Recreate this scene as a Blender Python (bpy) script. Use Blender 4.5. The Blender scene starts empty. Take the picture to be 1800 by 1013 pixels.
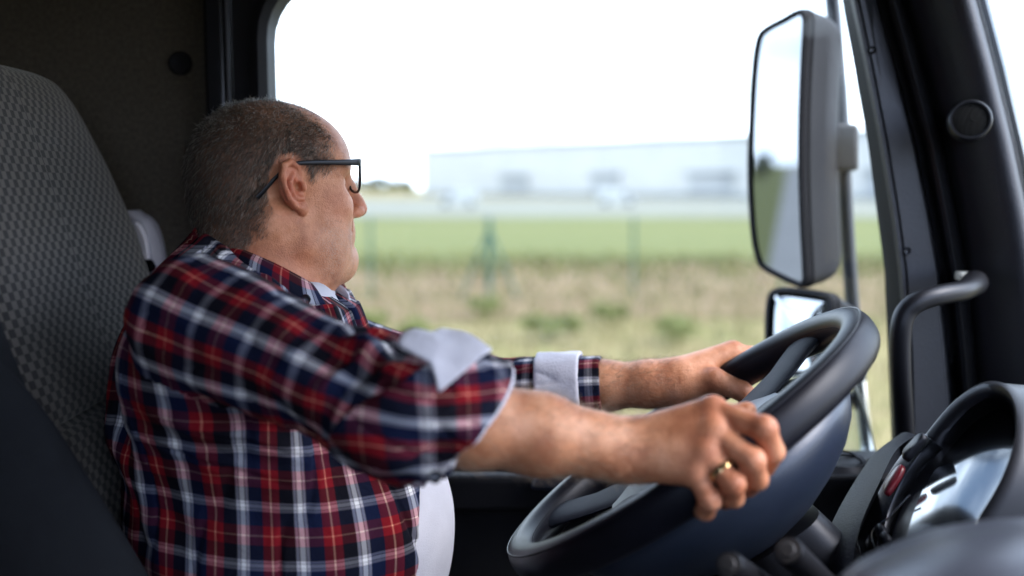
import bpy, bmesh, math, random
import numpy as np
from mathutils import Vector, Matrix

random.seed(7)
RNG = np.random.default_rng(11)
SC = bpy.context.scene
COL = SC.collection

# ------------------------------------------------------------------ camera, sky, sun, exposure
F_PX = 1750.0
PITCH = math.atan((506.5 - 330.0) / F_PX)
CP, SP = math.cos(PITCH), math.sin(PITCH)
CAM = np.array([0.0, 0.0, 2.4])
cam_d = bpy.data.cameras.new("camera")
cam = bpy.data.objects.new("camera", cam_d); COL.objects.link(cam)
cam.location = CAM; cam.rotation_euler = (math.pi / 2 - PITCH, 0, 0)
cam_d.lens = 35.0; cam_d.sensor_width = 36.0; cam_d.clip_start = 0.02; cam_d.clip_end = 6000
cam_d.dof.use_dof = True; cam_d.dof.focus_distance = 1.24; cam_d.dof.aperture_fstop = 1.65
SC.camera = cam

W = bpy.data.worlds.new("World"); SC.world = W; W.use_nodes = True
wn, wl = W.node_tree.nodes, W.node_tree.links
wn.clear()
SUN_EL, SUN_AZ = math.radians(42), math.radians(107)
sky = wn.new("ShaderNodeTexSky"); sky.sky_type = 'NISHITA'; sky.sun_disc = False
sky.sun_elevation = SUN_EL; sky.sun_rotation = SUN_AZ; sky.air_density = 1.0; sky.dust_density = 1.6
geo = wn.new("ShaderNodeTexCoord"); mp = wn.new("ShaderNodeMapping"); mp.inputs['Scale'].default_value = (2.2, 2.2, 5.0)
nz = wn.new("ShaderNodeTexNoise"); nz.inputs['Scale'].default_value = 1.7; nz.inputs['Detail'].default_value = 7; nz.inputs['Roughness'].default_value = .58
cr = wn.new("ShaderNodeValToRGB"); cr.color_ramp.elements[0].position = .40; cr.color_ramp.elements[1].position = .58
mix = wn.new("ShaderNodeMix"); mix.data_type = 'RGBA'; mix.inputs['B'].default_value = (9.6, 11.0, 13.2, 1)
bg = wn.new("ShaderNodeBackground"); bg.inputs['Strength'].default_value = 0.10
out = wn.new("ShaderNodeOutputWorld")
wl.new(geo.outputs['Generated'], mp.inputs['Vector']); wl.new(mp.outputs[0], nz.inputs['Vector'])
wl.new(nz.outputs['Fac'], cr.inputs['Fac']); wl.new(cr.outputs['Color'], mix.inputs['Factor'])
wl.new(sky.outputs[0], mix.inputs['A']); wl.new(mix.outputs['Result'], bg.inputs['Color']); wl.new(bg.outputs[0], out.inputs['Surface'])

sun_d = bpy.data.lights.new("sun", 'SUN'); sun_d.energy = 1.05; sun_d.angle = math.radians(30); sun_d.color = (1, .95, .88)
sun = bpy.data.objects.new("sun", sun_d); COL.objects.link(sun)
_sd = Vector((math.sin(SUN_AZ) * math.cos(SUN_EL), math.cos(SUN_AZ) * math.cos(SUN_EL), math.sin(SUN_EL)))
sun.rotation_euler = (-_sd).to_track_quat('-Z', 'Y').to_euler(); sun.location = (0, 0, 30)

SC.view_settings.view_transform = 'Standard'; SC.view_settings.look = 'None'
SC.view_settings.exposure = 2.25; SC.view_settings.gamma = 1
SC.render.engine = 'CYCLES'
SC.cycles.use_denoising = True
SC.cycles.max_bounces = 8; SC.cycles.diffuse_bounces = 4; SC.cycles.transparent_max_bounces = 12
SC.cycles.caustics_reflective = False; SC.cycles.caustics_refractive = False
SC.cycles.sample_clamp_indirect = 6.0

# ------------------------------------------------------------------ geometry helpers
def ray(px, py):
    u = (px - 900) / F_PX; v = (506.5 - py) / F_PX
    return np.array([u, CP + SP * v, -SP + CP * v])
def at(px, py, Y):
    d = ray(px, py); return CAM + d * (Y / d[1])
def on_plane(px, py, p0, n):
    d = ray(px, py); return CAM + d * (np.dot(np.asarray(p0) - CAM, n) / np.dot(d, n))
def unit(v):
    v = np.asarray(v, float); return v / np.linalg.norm(v)

def tag(o, label=None, cat=None, group=None, kind=None):
    if label: o['label'] = label
    if cat: o['category'] = cat
    if group: o['group'] = group
    if kind: o['kind'] = kind
    return o
def empty(name, loc=(0, 0, 0)):
    o = bpy.data.objects.new(name, None); COL.objects.link(o); o.location = loc; o.empty_display_size = .1
    return o
def put(name, me, mat, parent=None, smooth=True):
    o = bpy.data.objects.new(name, me); COL.objects.link(o)
    if mat is not None and not me.materials: me.materials.append(mat)
    if parent is not None:
        o.parent = parent
        inv = Vector((0, 0, 0)); q = parent
        while q is not None: inv = inv + q.location; q = q.parent
        o.location = -inv
    if smooth:
        me.polygons.foreach_set('use_smooth', np.ones(len(me.polygons), bool))
    return o

class MB:
    """collects shapes and links them as one mesh object"""
    def __init__(s): s.v = []; s.f = []; s.uv = []
    def add(s, verts, faces, uvs=None):
        b = len(s.v); s.v += [tuple(map(float, p)) for p in verts]
        for i, f in enumerate(faces):
            s.f.append(tuple(b + j for j in f)); s.uv.append(uvs[i] if uvs else None)
        return s
    def box(s, lo, hi, R=None, c=(0, 0, 0)):
        x0, y0, z0 = lo; x1, y1, z1 = hi
        vs = [(x0, y0, z0), (x1, y0, z0), (x1, y1, z0), (x0, y1, z0), (x0, y0, z1), (x1, y0, z1), (x1, y1, z1), (x0, y1, z1)]
        if R is not None: vs = [np.asarray(c) + np.asarray(R) @ np.array(p) for p in vs]
        return s.add(vs, [(0, 3, 2, 1), (4, 5, 6, 7), (0, 1, 5, 4), (1, 2, 6, 5), (2, 3, 7, 6), (3, 0, 4, 7)])
    def loft(s, rings, closed=True, cap0=True, cap1=True, u=None, v=None):
        n = len(rings[0]); m = len(rings); vs = [p for r in rings for p in r]; fs = []; uvs = []
        for i in range(m - 1):
            for j in range(n if closed else n - 1):
                k = (j + 1) % n
                fs.append((i * n + j, i * n + k, (i + 1) * n + k, (i + 1) * n + j))
                if u is not None: uvs.append(((u[j], v[i]), (u[j + 1], v[i]), (u[j + 1], v[i + 1]), (u[j], v[i + 1])))
        if closed and cap0: fs.append(tuple(range(n))[::-1]); uvs.append(((0, 0),) * n)
        if closed and cap1: fs.append(tuple((m - 1) * n + j for j in range(n))); uvs.append(((0, 0),) * n)
        return s.add(vs, fs, uvs if u is not None else None)
    def tube(s, pts, r, n=12, caps=True):
        pts = np.asarray(pts, float); m = len(pts)
        rs = np.broadcast_to(np.asarray(r, float), (m,))
        T = np.gradient(pts, axis=0); T /= np.linalg.norm(T, axis=1)[:, None] + 1e-12
        up = np.array([0, 0, 1.0]) if abs(T[0][2]) < .9 else np.array([1.0, 0, 0])
        a = unit(np.cross(T[0], up)); rings = []
        for i in range(m):
            a = unit(a - T[i] * np.dot(a, T[i])); b = np.cross(T[i], a)
            t = np.linspace(0, 2 * np.pi, n, endpoint=False)
            rings.append(pts[i] + rs[i] * (np.cos(t)[:, None] * a + np.sin(t)[:, None] * b))
        return s.loft(rings, True, caps, caps)
    def lathe(s, prof, c, ax, n=48, e1=None):
        ax = unit(ax); e1 = unit(np.cross(ax, (0, 0, 1)) if e1 is None else e1); e2 = np.cross(ax, e1); c = np.asarray(c)
        t = np.linspace(0, 2 * np.pi, n, endpoint=False)
        return s.loft([c + ax * h + r * (np.cos(t)[:, None] * e1 + np.sin(t)[:, None] * e2) for r, h in prof])
    def mesh(s, name):
        me = bpy.data.meshes.new(name); me.from_pydata(s.v, [], s.f)
        if any(u is not None for u in s.uv):
            l = me.uv_layers.new(name="UVMap"); i = 0
            for f, u in zip(s.f, s.uv):
                for k in range(len(f)):
                    if u is not None: l.data[i].uv = u[k]
                    i += 1
        me.update(); return me
    def build(s, name, mat, parent=None, smooth=True, bevel=0, seg=3, sub=0, fix=True, angle=40):
        me = s.mesh(name)
        if fix:
            bm = bmesh.new(); bm.from_mesh(me); bmesh.ops.recalc_face_normals(bm, faces=bm.faces[:]); bm.to_mesh(me); bm.free()
        o = put(name, me, mat, parent, smooth)
        if bevel:
            m = o.modifiers.new("bevel", 'BEVEL'); m.width = bevel; m.segments = seg; m.limit_method = 'ANGLE'; m.angle_limit = math.radians(35)
            m.harden_normals = False
        if sub:
            m = o.modifiers.new("sub", 'SUBSURF'); m.levels = sub; m.render_levels = sub
        if smooth and not sub:
            if hasattr(me, 'set_sharp_from_angle'): me.set_sharp_from_angle(angle=math.radians(angle))
        return o

def spline(pts, n=24, closed=False):
    """Catmull-Rom through points"""
    P = np.asarray(pts, float); m = len(P); out = []
    segs = m if closed else m - 1
    for i in range(segs):
        if closed: p0, p1, p2, p3 = P[i - 1], P[i], P[(i + 1) % m], P[(i + 2) % m]
        else: p0, p1, p2, p3 = P[max(i - 1, 0)], P[i], P[i + 1], P[min(i + 2, m - 1)]
        k = max(1, int(round(n / segs)))
        for t in np.linspace(0, 1, k, endpoint=False):
            out.append(.5 * ((2 * p1) + (p2 - p0) * t + (2 * p0 - 5 * p1 + 4 * p2 - p3) * t ** 2 + (3 * p1 - p0 - 3 * p2 + p3) * t ** 3))
    if not closed: out.append(P[-1])
    return np.array(out)

# ------------------------------------------------------------------ materials
def nt(name):
    m = bpy.data.materials.new(name); m.use_nodes = True
    n = m.node_tree.nodes; b = n['Principled BSDF']
    return m, n, m.node_tree.links, b
def ramp(n, stops, const=False):
    r = n.new("ShaderNodeValToRGB"); c = r.color_ramp
    if const: c.interpolation = 'CONSTANT'
    while len(c.elements) < len(stops): c.elements.new(1)
    for e, (p, col) in zip(c.elements, stops): e.position = p; e.color = (*col, 1) if len(col) == 3 else col
    return r
TINT = (.78, .82, 1.0)   # bluish cast of the light, put into the highlights of dark materials
def surf(name, ca, cb=None, scale=8, rough=.5, bump=0, bscale=200, spec=.5, metal=0, detail=6, voro=False, rvar=.0, coat=0, lo=.35, hi=.65, sss=0, sheen=0):
    m, n, l, b = nt(name)
    tc = n.new("ShaderNodeTexCoord")
    cb = ca if cb is None else cb
    nz = n.new("ShaderNodeTexNoise"); nz.inputs['Scale'].default_value = scale; nz.inputs['Detail'].default_value = detail
    l.new(tc.outputs['Object'], nz.inputs['Vector'])
    r = ramp(n, [(lo, ca), (hi, cb)]); l.new(nz.outputs['Fac'], r.inputs['Fac']); l.new(r.outputs['Color'], b.inputs['Base Color'])
    b.inputs['Roughness'].default_value = rough; b.inputs['Specular IOR Level'].default_value = spec; b.inputs['Metallic'].default_value = metal
    b.inputs['Coat Weight'].default_value = coat; b.inputs['Specular Tint'].default_value = (*TINT, 1) if max(ca) < .1 else (1, 1, 1, 1); b.inputs['Sheen Weight'].default_value = sheen
    if rvar:
        mr = n.new("ShaderNodeMapRange"); mr.inputs['To Min'].default_value = rough - rvar; mr.inputs['To Max'].default_value = rough + rvar
        l.new(nz.outputs['Fac'], mr.inputs['Value']); l.new(mr.outputs[0], b.inputs['Roughness'])
    if bump:
        if voro:
            t = n.new("ShaderNodeTexVoronoi"); t.feature = 'SMOOTH_F1'; t.inputs['Scale'].default_value = bscale; so = t.outputs['Distance']
        else:
            t = n.new("ShaderNodeTexNoise"); t.inputs['Scale'].default_value = bscale; t.inputs['Detail'].default_value = 3; so = t.outputs['Fac']
        l.new(tc.outputs['Object'], t.inputs['Vector'])
        bp = n.new("ShaderNodeBump"); bp.inputs['Strength'].default_value = bump; bp.inputs['Distance'].default_value = .002
        l.new(so, bp.inputs['Height']); l.new(bp.outputs[0], b.inputs['Normal'])
    return m
def glass_mat(name, tint=(1, 1, 1), f0=1.5, rough=0.0, haze=0.0):
    m, n, l, b = nt(name); n.remove(b)
    tr = n.new("ShaderNodeBsdfTransparent"); tr.inputs['Color'].default_value = (*tint, 1)
    gl = n.new("ShaderNodeBsdfGlossy"); gl.inputs['Roughness'].default_value = rough
    lw = n.new("ShaderNodeLayerWeight"); lw.inputs['Blend'].default_value = .5
    pw = n.new("ShaderNodeMath"); pw.operation = 'POWER'; pw.inputs[1].default_value = 4.5; l.new(lw.outputs['Facing'], pw.inputs[0])
    fr = n.new("ShaderNodeMapRange"); r0 = ((f0 - 1) / (f0 + 1)) ** 2; fr.inputs['To Min'].default_value = r0; fr.inputs['To Max'].default_value = .9; l.new(pw.outputs[0], fr.inputs['Value'])
    mx = n.new("ShaderNodeMixShader"); l.new(fr.outputs[0], mx.inputs[0]); l.new(tr.outputs[0], mx.inputs[1]); l.new(gl.outputs[0], mx.inputs[2])
    l.new(mx.outputs[0], n['Material Output'].inputs['Surface'])
    return m

M = {}
M['plastic'] = surf('black_plastic', (.006, .006, .008), (.009, .009, .012), 5, .40, .09, 900, voro=True, rvar=.05, spec=.33)
M['plastic_dull'] = surf('dull_black_plastic', (.004, .004, .005), (.007, .007, .008), 6, .6, .2, 700, voro=True, spec=.25)
M['gloss_black'] = surf('gloss_black', (.004, .004, .005), None, 5, .26, rvar=.04)
M['grain'] = surf('grained_trim', (.016, .016, .021), (.022, .022, .028), 6, .43, .32, 480, voro=True, rvar=.05)
M['leather'] = surf('wheel_leather', (.004, .004, .007), (.007, .007, .012), 9, .40, .06, 800, voro=True, rvar=.08, spec=.22)
M['pad_leather'] = surf('pad_leather', (.014, .020, .038), (.020, .028, .049), 7, .38, .14, 600, voro=True, rvar=.05)
M['wall_fabric'] = surf('wall_fabric', (.042, .036, .028), (.075, .064, .050), 160, .95, .6, 900, lo=.3, hi=.7)
M['headliner'] = surf('headliner', (.20, .19, .18), (.23, .22, .2), 60, .95, .3, 600)
M['floor_rubber'] = surf('floor_rubber', (.02, .02, .02), (.03, .03, .03), 20, .7, .3, 200)
M['grey_plastic'] = surf('grey_plastic', (.30, .29, .36), (.34, .33, .40), 9, .38, .15, 500)
M['chrome'] = surf('chrome', (.7, .7, .72), None, 5, .18, metal=1)
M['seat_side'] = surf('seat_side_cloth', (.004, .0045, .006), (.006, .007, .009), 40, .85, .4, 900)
M['red'] = surf('red_switch', (.17, .006, .016), None, 5, .3)
M['mirror_body'] = surf('mirror_body', (.008, .0075, .010), (.012, .011, .015), 12, .6, .3, 500, voro=True, spec=.24)
M['pole'] = surf('pole_paint', (.03, .033, .04), (.04, .043, .05), 9, .35)
M['bracket'] = surf('bracket_plastic', (.030, .028, .029), (.038, .036, .037), 14, .6, .3, 400)
M['belt'] = surf('belt_web', (.10, .10, .14), (.13, .13, .17), 90, .7, .4, 700)
M['dash_near'] = surf('dash_soft', (.040, .044, .062), (.052, .056, .078), 6, .36, .08, 700, voro=True)
M['pane'] = glass_mat('window_glass', (.96, .98, .975), 1.25)
M['acrylic'] = glass_mat('acrylic', (.86, .9, .93), 1.6)
M['lens'] = glass_mat('spectacle_lens', (.93, .95, .96), 1.5)
m_, n_, l_, b_ = nt('mirror_glass'); b_.inputs['Base Color'].default_value = (.30, .315, .34, 1); b_.inputs['Metallic'].default_value = 1; b_.inputs['Roughness'].default_value = .02; M['mirror'] = m_
m_, n_, l_, b_ = nt('gauge_lens'); b_.inputs['Base Color'].default_value = (.012, .013, .016, 1); b_.inputs['Roughness'].default_value = .10; b_.inputs['Specular IOR Level'].default_value = .5; b_.inputs['IOR'].default_value = 3.6; M['gauge_lens'] = m_

# ------------------------------------------------------------------ outdoors
def sheet(name, x0, x1, y0, y1, z, mat, nx=1, ny=1, kind='structure', edge=0):
    xs = np.linspace(x0, x1, nx + 1); ys = np.linspace(y0, y1, ny + 1); mb = MB(); vs = []
    for j, y in enumerate(ys):
        for x in xs:
            yy = y + (edge * (math.sin(x * .23) + math.sin(x * .61 + 1.3) * .6 + math.sin(x * 1.7) * .3) if edge and j in (0, ny) else 0)
            vs.append((x, yy, z))
    w = nx + 1
    mb.add(vs, [(j * w + i, j * w + i + 1, (j + 1) * w + i + 1, (j + 1) * w + i) for j in range(ny) for i in range(nx)])
    return tag(mb.build(name, mat, smooth=False), kind=kind)

def ground_mat(name, cols, s1, s2):
    m, n, l, b = nt(name); tc = n.new("ShaderNodeTexCoord")
    a = n.new("ShaderNodeTexNoise"); a.inputs['Scale'].default_value = s1; a.inputs['Detail'].default_value = 8; a.inputs['Roughness'].default_value = .62
    c = n.new("ShaderNodeTexNoise"); c.inputs['Scale'].default_value = s2; c.inputs['Detail'].default_value = 5
    mx = n.new("ShaderNodeMath"); mx.operation = 'ADD'; mu = n.new("ShaderNodeMath"); mu.operation = 'MULTIPLY'; mu.inputs[1].default_value = .5
    for t in (a, c): l.new(tc.outputs['Object'], t.inputs['Vector'])
    l.new(a.outputs['Fac'], mx.inputs[0]); l.new(c.outputs['Fac'], mx.inputs[1]); l.new(mx.outputs[0], mu.inputs[0])
    k = len(cols); r = ramp(n, [(.36 + .28 * i / (k - 1), cc) for i, cc in enumerate(cols)])
    l.new(mu.outputs[0], r.inputs['Fac']); l.new(r.outputs['Color'], b.inputs['Base Color']); b.inputs['Roughness'].default_value = .95; b.inputs['Specular IOR Level'].default_value = .15
    bp = n.new("ShaderNodeBump"); bp.inputs['Strength'].default_value = .6; bp.inputs['Distance'].default_value = .05
    l.new(c.outputs['Fac'], bp.inputs['Height']); l.new(bp.outputs[0], b.inputs['Normal'])
    return m
G_dry = ground_mat('dry_grass_soil', [(.14, .15, .052), (.19, .17, .075), (.225, .175, .095), (.155, .16, .06)], .4, 3.0)
G_earth = ground_mat('bare_earth', [(.155, .12, .065), (.195, .13, .085), (.165, .122, .07), (.22, .15, .105)], .22, 2.0)
G_green = ground_mat('green_field', [(.100, .108, .036), (.12, .128, .046), (.105, .116, .038), (.145, .142, .056)], .09, 1.2)
G_pale = ground_mat('pale_concrete', [(.145, .15, .125), (.16, .165, .14), (.175, .175, .15)], .05, .8)
G_road = ground_mat('asphalt', [(.22, .22, .22), (.26, .26, .26), (.29, .29, .285)], .3, 14)

sheet('ground', -1500, 1500, -1500, 2500, 0, G_dry)
sheet('road', -900, 400, -3.7, 2.27, .012, G_road, 200, 1)
sheet('grass_verge', -900, -5, 2.28, 16, .016, G_green, 120, 1)
sheet('bare_earth_strip', -220, 220, 17.5, 32, .02, G_earth, 220, 1, edge=1.1)
sheet('green_field', -300, 400, 31, 79, .035, G_green, 200, 1, edge=1.6)
sheet('pavement', -320, 420, 80, 215, .05, G_pale, 100, 1, edge=.8)

# warehouse
wall_w = surf('pale_cladding', (.46, .455, .45), (.49, .485, .475), .2, .6)
wall_g = surf('grey_plinth', (.26, .275, .29), None, .3, .7)
dark_w = surf('dark_dock', (.33, .34, .36), (.36, .37, .38), .3, .6)
A_ = np.array([-27.0, 302, 0]); Bq = np.array([73.5, 195, 0]); dv = unit(Bq - A_); nv = np.array([-dv[1], dv[0], 0])  # nv away from camera
if nv[1] < 0: nv = -nv
wh = empty('warehouse', tuple(A_))
tag(wh, 'long pale flat-roofed warehouse across the field with dark dock doors', 'warehouse')
Rw = np.stack([dv, nv, (0, 0, 1)], 1)
MB().box((0, 0, 0), (210, 70, 13.4), Rw, A_).build('wall', wall_w, wh, False)
MB().box((-.4, -.4, 13.4), (210.4, 70.4, 14.2), Rw, A_).build('roof', wall_g, wh, False)
MB().box((-.15, -.15, 0), (210.15, 70, 1.1), Rw, A_ - np.array([0, 0, 0])).build('plinth', wall_g, wh, False)
for px, wdt in ((905, 10.5), (1065, 9), (1250, 12), (1560, 9), (1700, 9)):
    d = ray(px, 330); tt = np.cross(np.append((A_ - CAM)[:2], 0), np.append(dv[:2], 0))[2] / np.cross(np.append(d[:2], 0), np.append(dv[:2], 0))[2]
    s = np.dot((CAM + d * tt - A_)[:2], dv[:2])
    fr = MB().box((s - wdt / 2, -.5, 1.1), (s + wdt / 2, -.2, 5.6), Rw, A_).build('dock_door', dark_w, wh, False)
    MB().box((s - wdt / 2 - .5, -1.6, 5.6), (s + wdt / 2 + .5, -.2, 6.0), Rw, A_).build('canopy', wall_g, fr, False)
for k in range(34):
    pass
rb = MB()
for k in range(70): rb.box((k * 3 + .1, -.10, 1.1), (k * 3 + .22, 0, 13.4), Rw, A_)
rb.build('cladding_ribs', wall_w, wh, False)

# leafy plants
def leaf_mat(name, a, b_, c):
    m, n, l, b = nt(name); g = n.new("ShaderNodeNewGeometry"); r = ramp(n, [(0, a), (.5, b_), (1, c)])
    l.new(g.outputs['Random Per Island'], r.inputs['Fac']); l.new(r.outputs['Color'], b.inputs['Base Color']); b.inputs['Roughness'].default_value = .7; b.inputs['Specular IOR Level'].default_value = .2
    return m
L_tree = leaf_mat('tree_leaves', (.025, .045, .018), (.04, .065, .025), (.06, .085, .03))
L_weed = leaf_mat('weed_leaves', (.12, .15, .05), (.16, .185, .065), (.20, .20, .085))
L_grass = leaf_mat('grass_blades', (.14, .135, .06), (.20, .17, .09), (.15, .155, .06))
bark = surf('bark', (.06, .045, .035), (.09, .07, .05), 6, .9, .6, 40)
def leaves(clumps, n, size, flat=.5):
    """many small leaf faces spread through clumps (cx,cy,cz,r)"""
    mb = MB(); V = []; Fc = []
    for (cx, cy, cz, r) in clumps:
        p = RNG.normal(size=(n, 3)); p /= np.linalg.norm(p, axis=1)[:, None]; p *= (r * RNG.random(n) ** .45)[:, None]; p[:, 2] *= .8
        for q in p:
            a = unit(RNG.normal(size=3)); b = unit(np.cross(a, RNG.normal(size=3))); s = size * (.6 + .8 * RNG.random()); c = q + (cx, cy, cz)
            i = len(V); V += [c - a * s, c - b * s * flat, c + a * s, c + b * s * flat]; Fc.append((i, i + 1, i + 2, i + 3))
    mb.add(V, Fc); return mb
def tree(x, y, h, label, group, seed, ls=.022, n=170):
    rs = np.random.default_rng(seed); t = empty('tree', (x, y, 0)); tag(t, label, 'tree', group)
    tr = MB(); tr.tube([(x, y, -.1), (x + .1, y, h * .25), (x, y + .1, h * .5), (x + .05, y, h * .85)], [h * .035, h * .028, h * .02, .03], 8)
    cl = []
    for k in range(15):
        a = rs.random() * 6.28; hh = h * (.35 + .62 * rs.random()); r = h * .26 * (1.15 - abs(hh / h - .6)); c = (x + math.cos(a) * r, y + math.sin(a) * r, hh)
        tr.tube([(x, y, hh * .6), (x + .5 * (c[0] - x), y + .5 * (c[1] - y), hh * .85), c], [h * .012, h * .008, .01], 5); cl.append((*c, h * (.11 + .07 * rs.random())))
    tr.build('trunk', bark, t); leaves(cl, n, h * ls).build('crown', L_tree, t, False, fix=False)
for i, (x, h) in enumerate([(-53, 5.2), (-49.5, 5.8), (-46, 6.6), (-42.6, 6.2), (-39, 5.8), (-35.6, 5.4), (-32.5, 5.0)]):
    tree(x, 318 + (i % 3) * 4, h, 'low dark tree of the far clump left of the pale warehouse', 'trees beside the far warehouse', 50 + i, .05, 260)
for i, (x, y, h, lb) in enumerate([(-130, 5.0, 3.4, 'nearest roadside tree on the grass verge behind the truck'), (-165, 5.6, 4.2, 'taller second roadside tree behind the truck'),
                                   (-205, 6.2, 4.0, 'third roadside tree behind the truck'), (-260, 7.0, 5.2, 'farthest roadside tree on the verge side, seen in the mirror'), (-330, -5.5, 9, 'tree across the road behind the truck'), (-420, -6.5, 11, 'far tall tree across the road behind the truck')]):
    tree(x, y, h, lb, 'roadside trees seen in the mirror', 70 + i)

# weeds near the fence
for i, (px, py, Y, r) in enumerate([(960, 585, 15.5, .42), (1190, 596, 15.2, .45), (735, 612, 15.0, .40), (855, 560, 18, .34), (1075, 575, 17, .30), (1480, 600, 15.5, .45), (640, 590, 16, .38)]):
    c = at(px, py, Y); nm = ['bushy yellow green weed under the braced fence post', 'bushy light green weed right of the single fence post', 'low green weed close behind the shirt collar view', 'small weed at the foot of the braced fence post',
                            'small weed between the two clear fence posts', 'green weed beyond the lower wing mirror', 'low weed beyond the driver\'s chin'][i]
    w = empty('weed_plant', (c[0], c[1], 0)); tag(w, nm, 'weed', 'weeds in front of the fence')
    st = MB(); cl = []
    for k in range(9):
        a = RNG.random() * 6.28; q = RNG.random() * r; h = max(.35, c[2] * (.6 + .5 * RNG.random())); e = (c[0] + math.cos(a) * q, c[1] + math.sin(a) * q, h)
        st.tube([(c[0], c[1], 0), (c[0] + .5 * (e[0] - c[0]), c[1] + .5 * (e[1] - c[1]), h * .55), e], [.012, .009, .004], 5); cl.append((e[0], e[1], h * .8, r * .45))
    st.build('stem', L_weed, w); leaves(cl, 70, .05).build('leaves', L_weed, w, False, fix=False)
V = []; Fc = []
for k in range(9000):
    x = RNG.uniform(-9, 12); y = 8 + 15 * RNG.random() ** .8; h = RNG.uniform(.12, .5); a = RNG.random() * 6.28; w_ = .012; lx, ly = RNG.normal(size=2) * h * .3
    i = len(V); V += [(x - math.cos(a) * w_, y - math.sin(a) * w_, 0), (x + math.cos(a) * w_, y + math.sin(a) * w_, 0), (x + lx, y + ly, h)]; Fc.append((i, i + 1, i + 2))
tag(MB().add(V, Fc).build('grass', L_grass, smooth=False, fix=False), 'dry tall grass on the verge in front of the fence', 'grass', kind='stuff')

V = []; Fc = []
for k in range(7000):
    t = RNG.normal(); y = 31.5 - abs(t) * 4.5 if RNG.random() < .75 else 31.5 + abs(t) * 2; x = RNG.uniform(-22, 26); h = RNG.uniform(.12, .42); a = RNG.random() * 6.28; w_ = .05; lx, ly = RNG.normal(size=2) * h * .4
    i = len(V); V += [(x - math.cos(a) * w_, y - math.sin(a) * w_, 0), (x + math.cos(a) * w_, y + math.sin(a) * w_, 0), (x + lx, y + ly, h)]; Fc.append((i, i + 1, i + 2))
tag(MB().add(V, Fc).build('field_grass', leaf_mat('field_blades', (.09, .105, .035), (.12, .125, .045), (.15, .14, .06)), smooth=False, fix=False), 'ragged green grass growing into the bare strip beyond the fence', 'grass', kind='stuff')
# fence
fence_m = surf('green_fence_paint', (.022, .075, .055), (.03, .09, .065), 6, .5)
fe = empty('wire_fence', tuple(at(860, 530, 21) * np.array([1, 1, 0])))
tag(fe, 'green wire fence with thin posts, one of them braced, beyond the verge', 'fence')
tops = []
for px in (160, 410, 650, 860, 1115, 1380, 1640, 1900):
    Y = 21.0 + (px - 860) * .0008; x = at(px, 330, Y)[0]; tops.append((x, Y))
    MB().tube([(x, Y, -.2), (x, Y, 1.78)], .06 if px == 860 else .032, 10).build('post', fence_m, fe)
x0, Y0 = tops[3]
for sx in (-1, 1):
    MB().tube([(x0 + sx * .04, Y0, 1.45), (x0 + sx * .62, Y0 + .06, 0.0)], .03, 8).build('brace', fence_m, fe)
for h in (.08, .45, .85, 1.25, 1.7):
    MB().tube([(x, y - .045, h) for x, y in tops], .004, 5).build('wire', fence_m, fe)

# two pale vans on the far yard
van_w = surf('white_van_paint', (.36, .38, .39), None, 1, .3); tyre = surf('tyre', (.02, .02, .02), None, 5, .8); dkg = surf('van_glass', (.03, .035, .045), None, 3, .1)
def van(px, Y, lb, flip):
    c = at(px, 330, Y); c[2] = .05; v = empty('van', tuple(c)); tag(v, lb, 'van', 'white vans parked on the far yard')
    pr = np.array([(-2.4, .45), (2.3, .45), (2.42, .95), (1.75, 1.15), (1.15, 2.0), (.6, 2.2), (-2.3, 2.2), (-2.42, 1.9)]) * np.array([flip, 1])
    MB().loft([[(c[0] + a, c[1] + w, c[2] + b) for a, b in pr] for w in (-.95, .95)]).build('body', van_w, v, False, .08)
    g = np.array([(.75, 1.25), (1.6, 1.25), (1.1, 1.9), (.75, 1.95)]) * np.array([flip, 1])
    MB().loft([[(c[0] + a, c[1] + w, c[2] + b) for a, b in g] for w in (-.965, -.94)]).build('window', dkg, v, False)
    for wx in (-1.55, 1.55):
        for wy in (-.88, .88):
            MB().lathe([(0, -.1), (.3, -.1), (.34, -.06), (.34, .06), (.3, .1), (0, .1)], (c[0] + wx, c[1] + wy, c[2] + .34), (0, 1, 0), 20, (1, 0, 0)).build('wheel', tyre, v)
van(1085, 128, 'white van on the far yard, nearer to the mirror', 1)
van(805, 122, 'white van on the far yard, nearer to the driver\'s face', -1)

# ------------------------------------------------------------------ truck cab shell
cab = empty('truck_cab', (0, .7, 1.1)); tag(cab, 'dark truck cab interior with door, pillar trim and carpeted walls round the driver', 'truck cab')
KS = .862
YW = 1.60   # inner face of the door side
ZS = at(1500, 806, YW)[2]          # window sill
ZT = 2.80                          # window top
xB = at(472, 100, YW)[0]           # rear window edge
MB().box((-.97, -.55, 1.12), (-.93, 1.67, 2.97)).build('rear_wall', M['wall_fabric'], cab, False)
MB().box((-.97, -.55, 2.97), (0.80, 1.71, 3.02)).build('roof', M['headliner'], cab, False)
MB().box((.70, -.56, 2.85), (.80, 1.66, 2.968)).build('roof_header', M['headliner'], cab, True, .01)
MB().box((-.97, -.55, 1.06), (1.3, 1.71, 1.12)).build('floor', M['floor_rubber'], cab, False)
pd = MB()  # unseen door, added with a small window to cut light from this side
for lo_, hi_ in (((-.97, -.62, 1.12), (1.2, -.56, 2.26)), ((-.97, -.62, 2.80), (1.2, -.56, 2.97)), ((-.97, -.62, 2.26), (-.50, -.56, 2.80)), ((.80, -.62, 2.26), (1.2, -.56, 2.80))): pd.box(lo_, hi_)
pd.build('unseen_passenger_door', M['plastic_dull'], cab, False)
xw = at(370, 100, YW - .01)[0]
side = MB().box((-.93, YW + .0, 1.12), (xw + .005, YW + .06, 2.97)).build('side_wall', M['wall_fabric'], cab, False)
pc = at(318, 112, YW)
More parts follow.
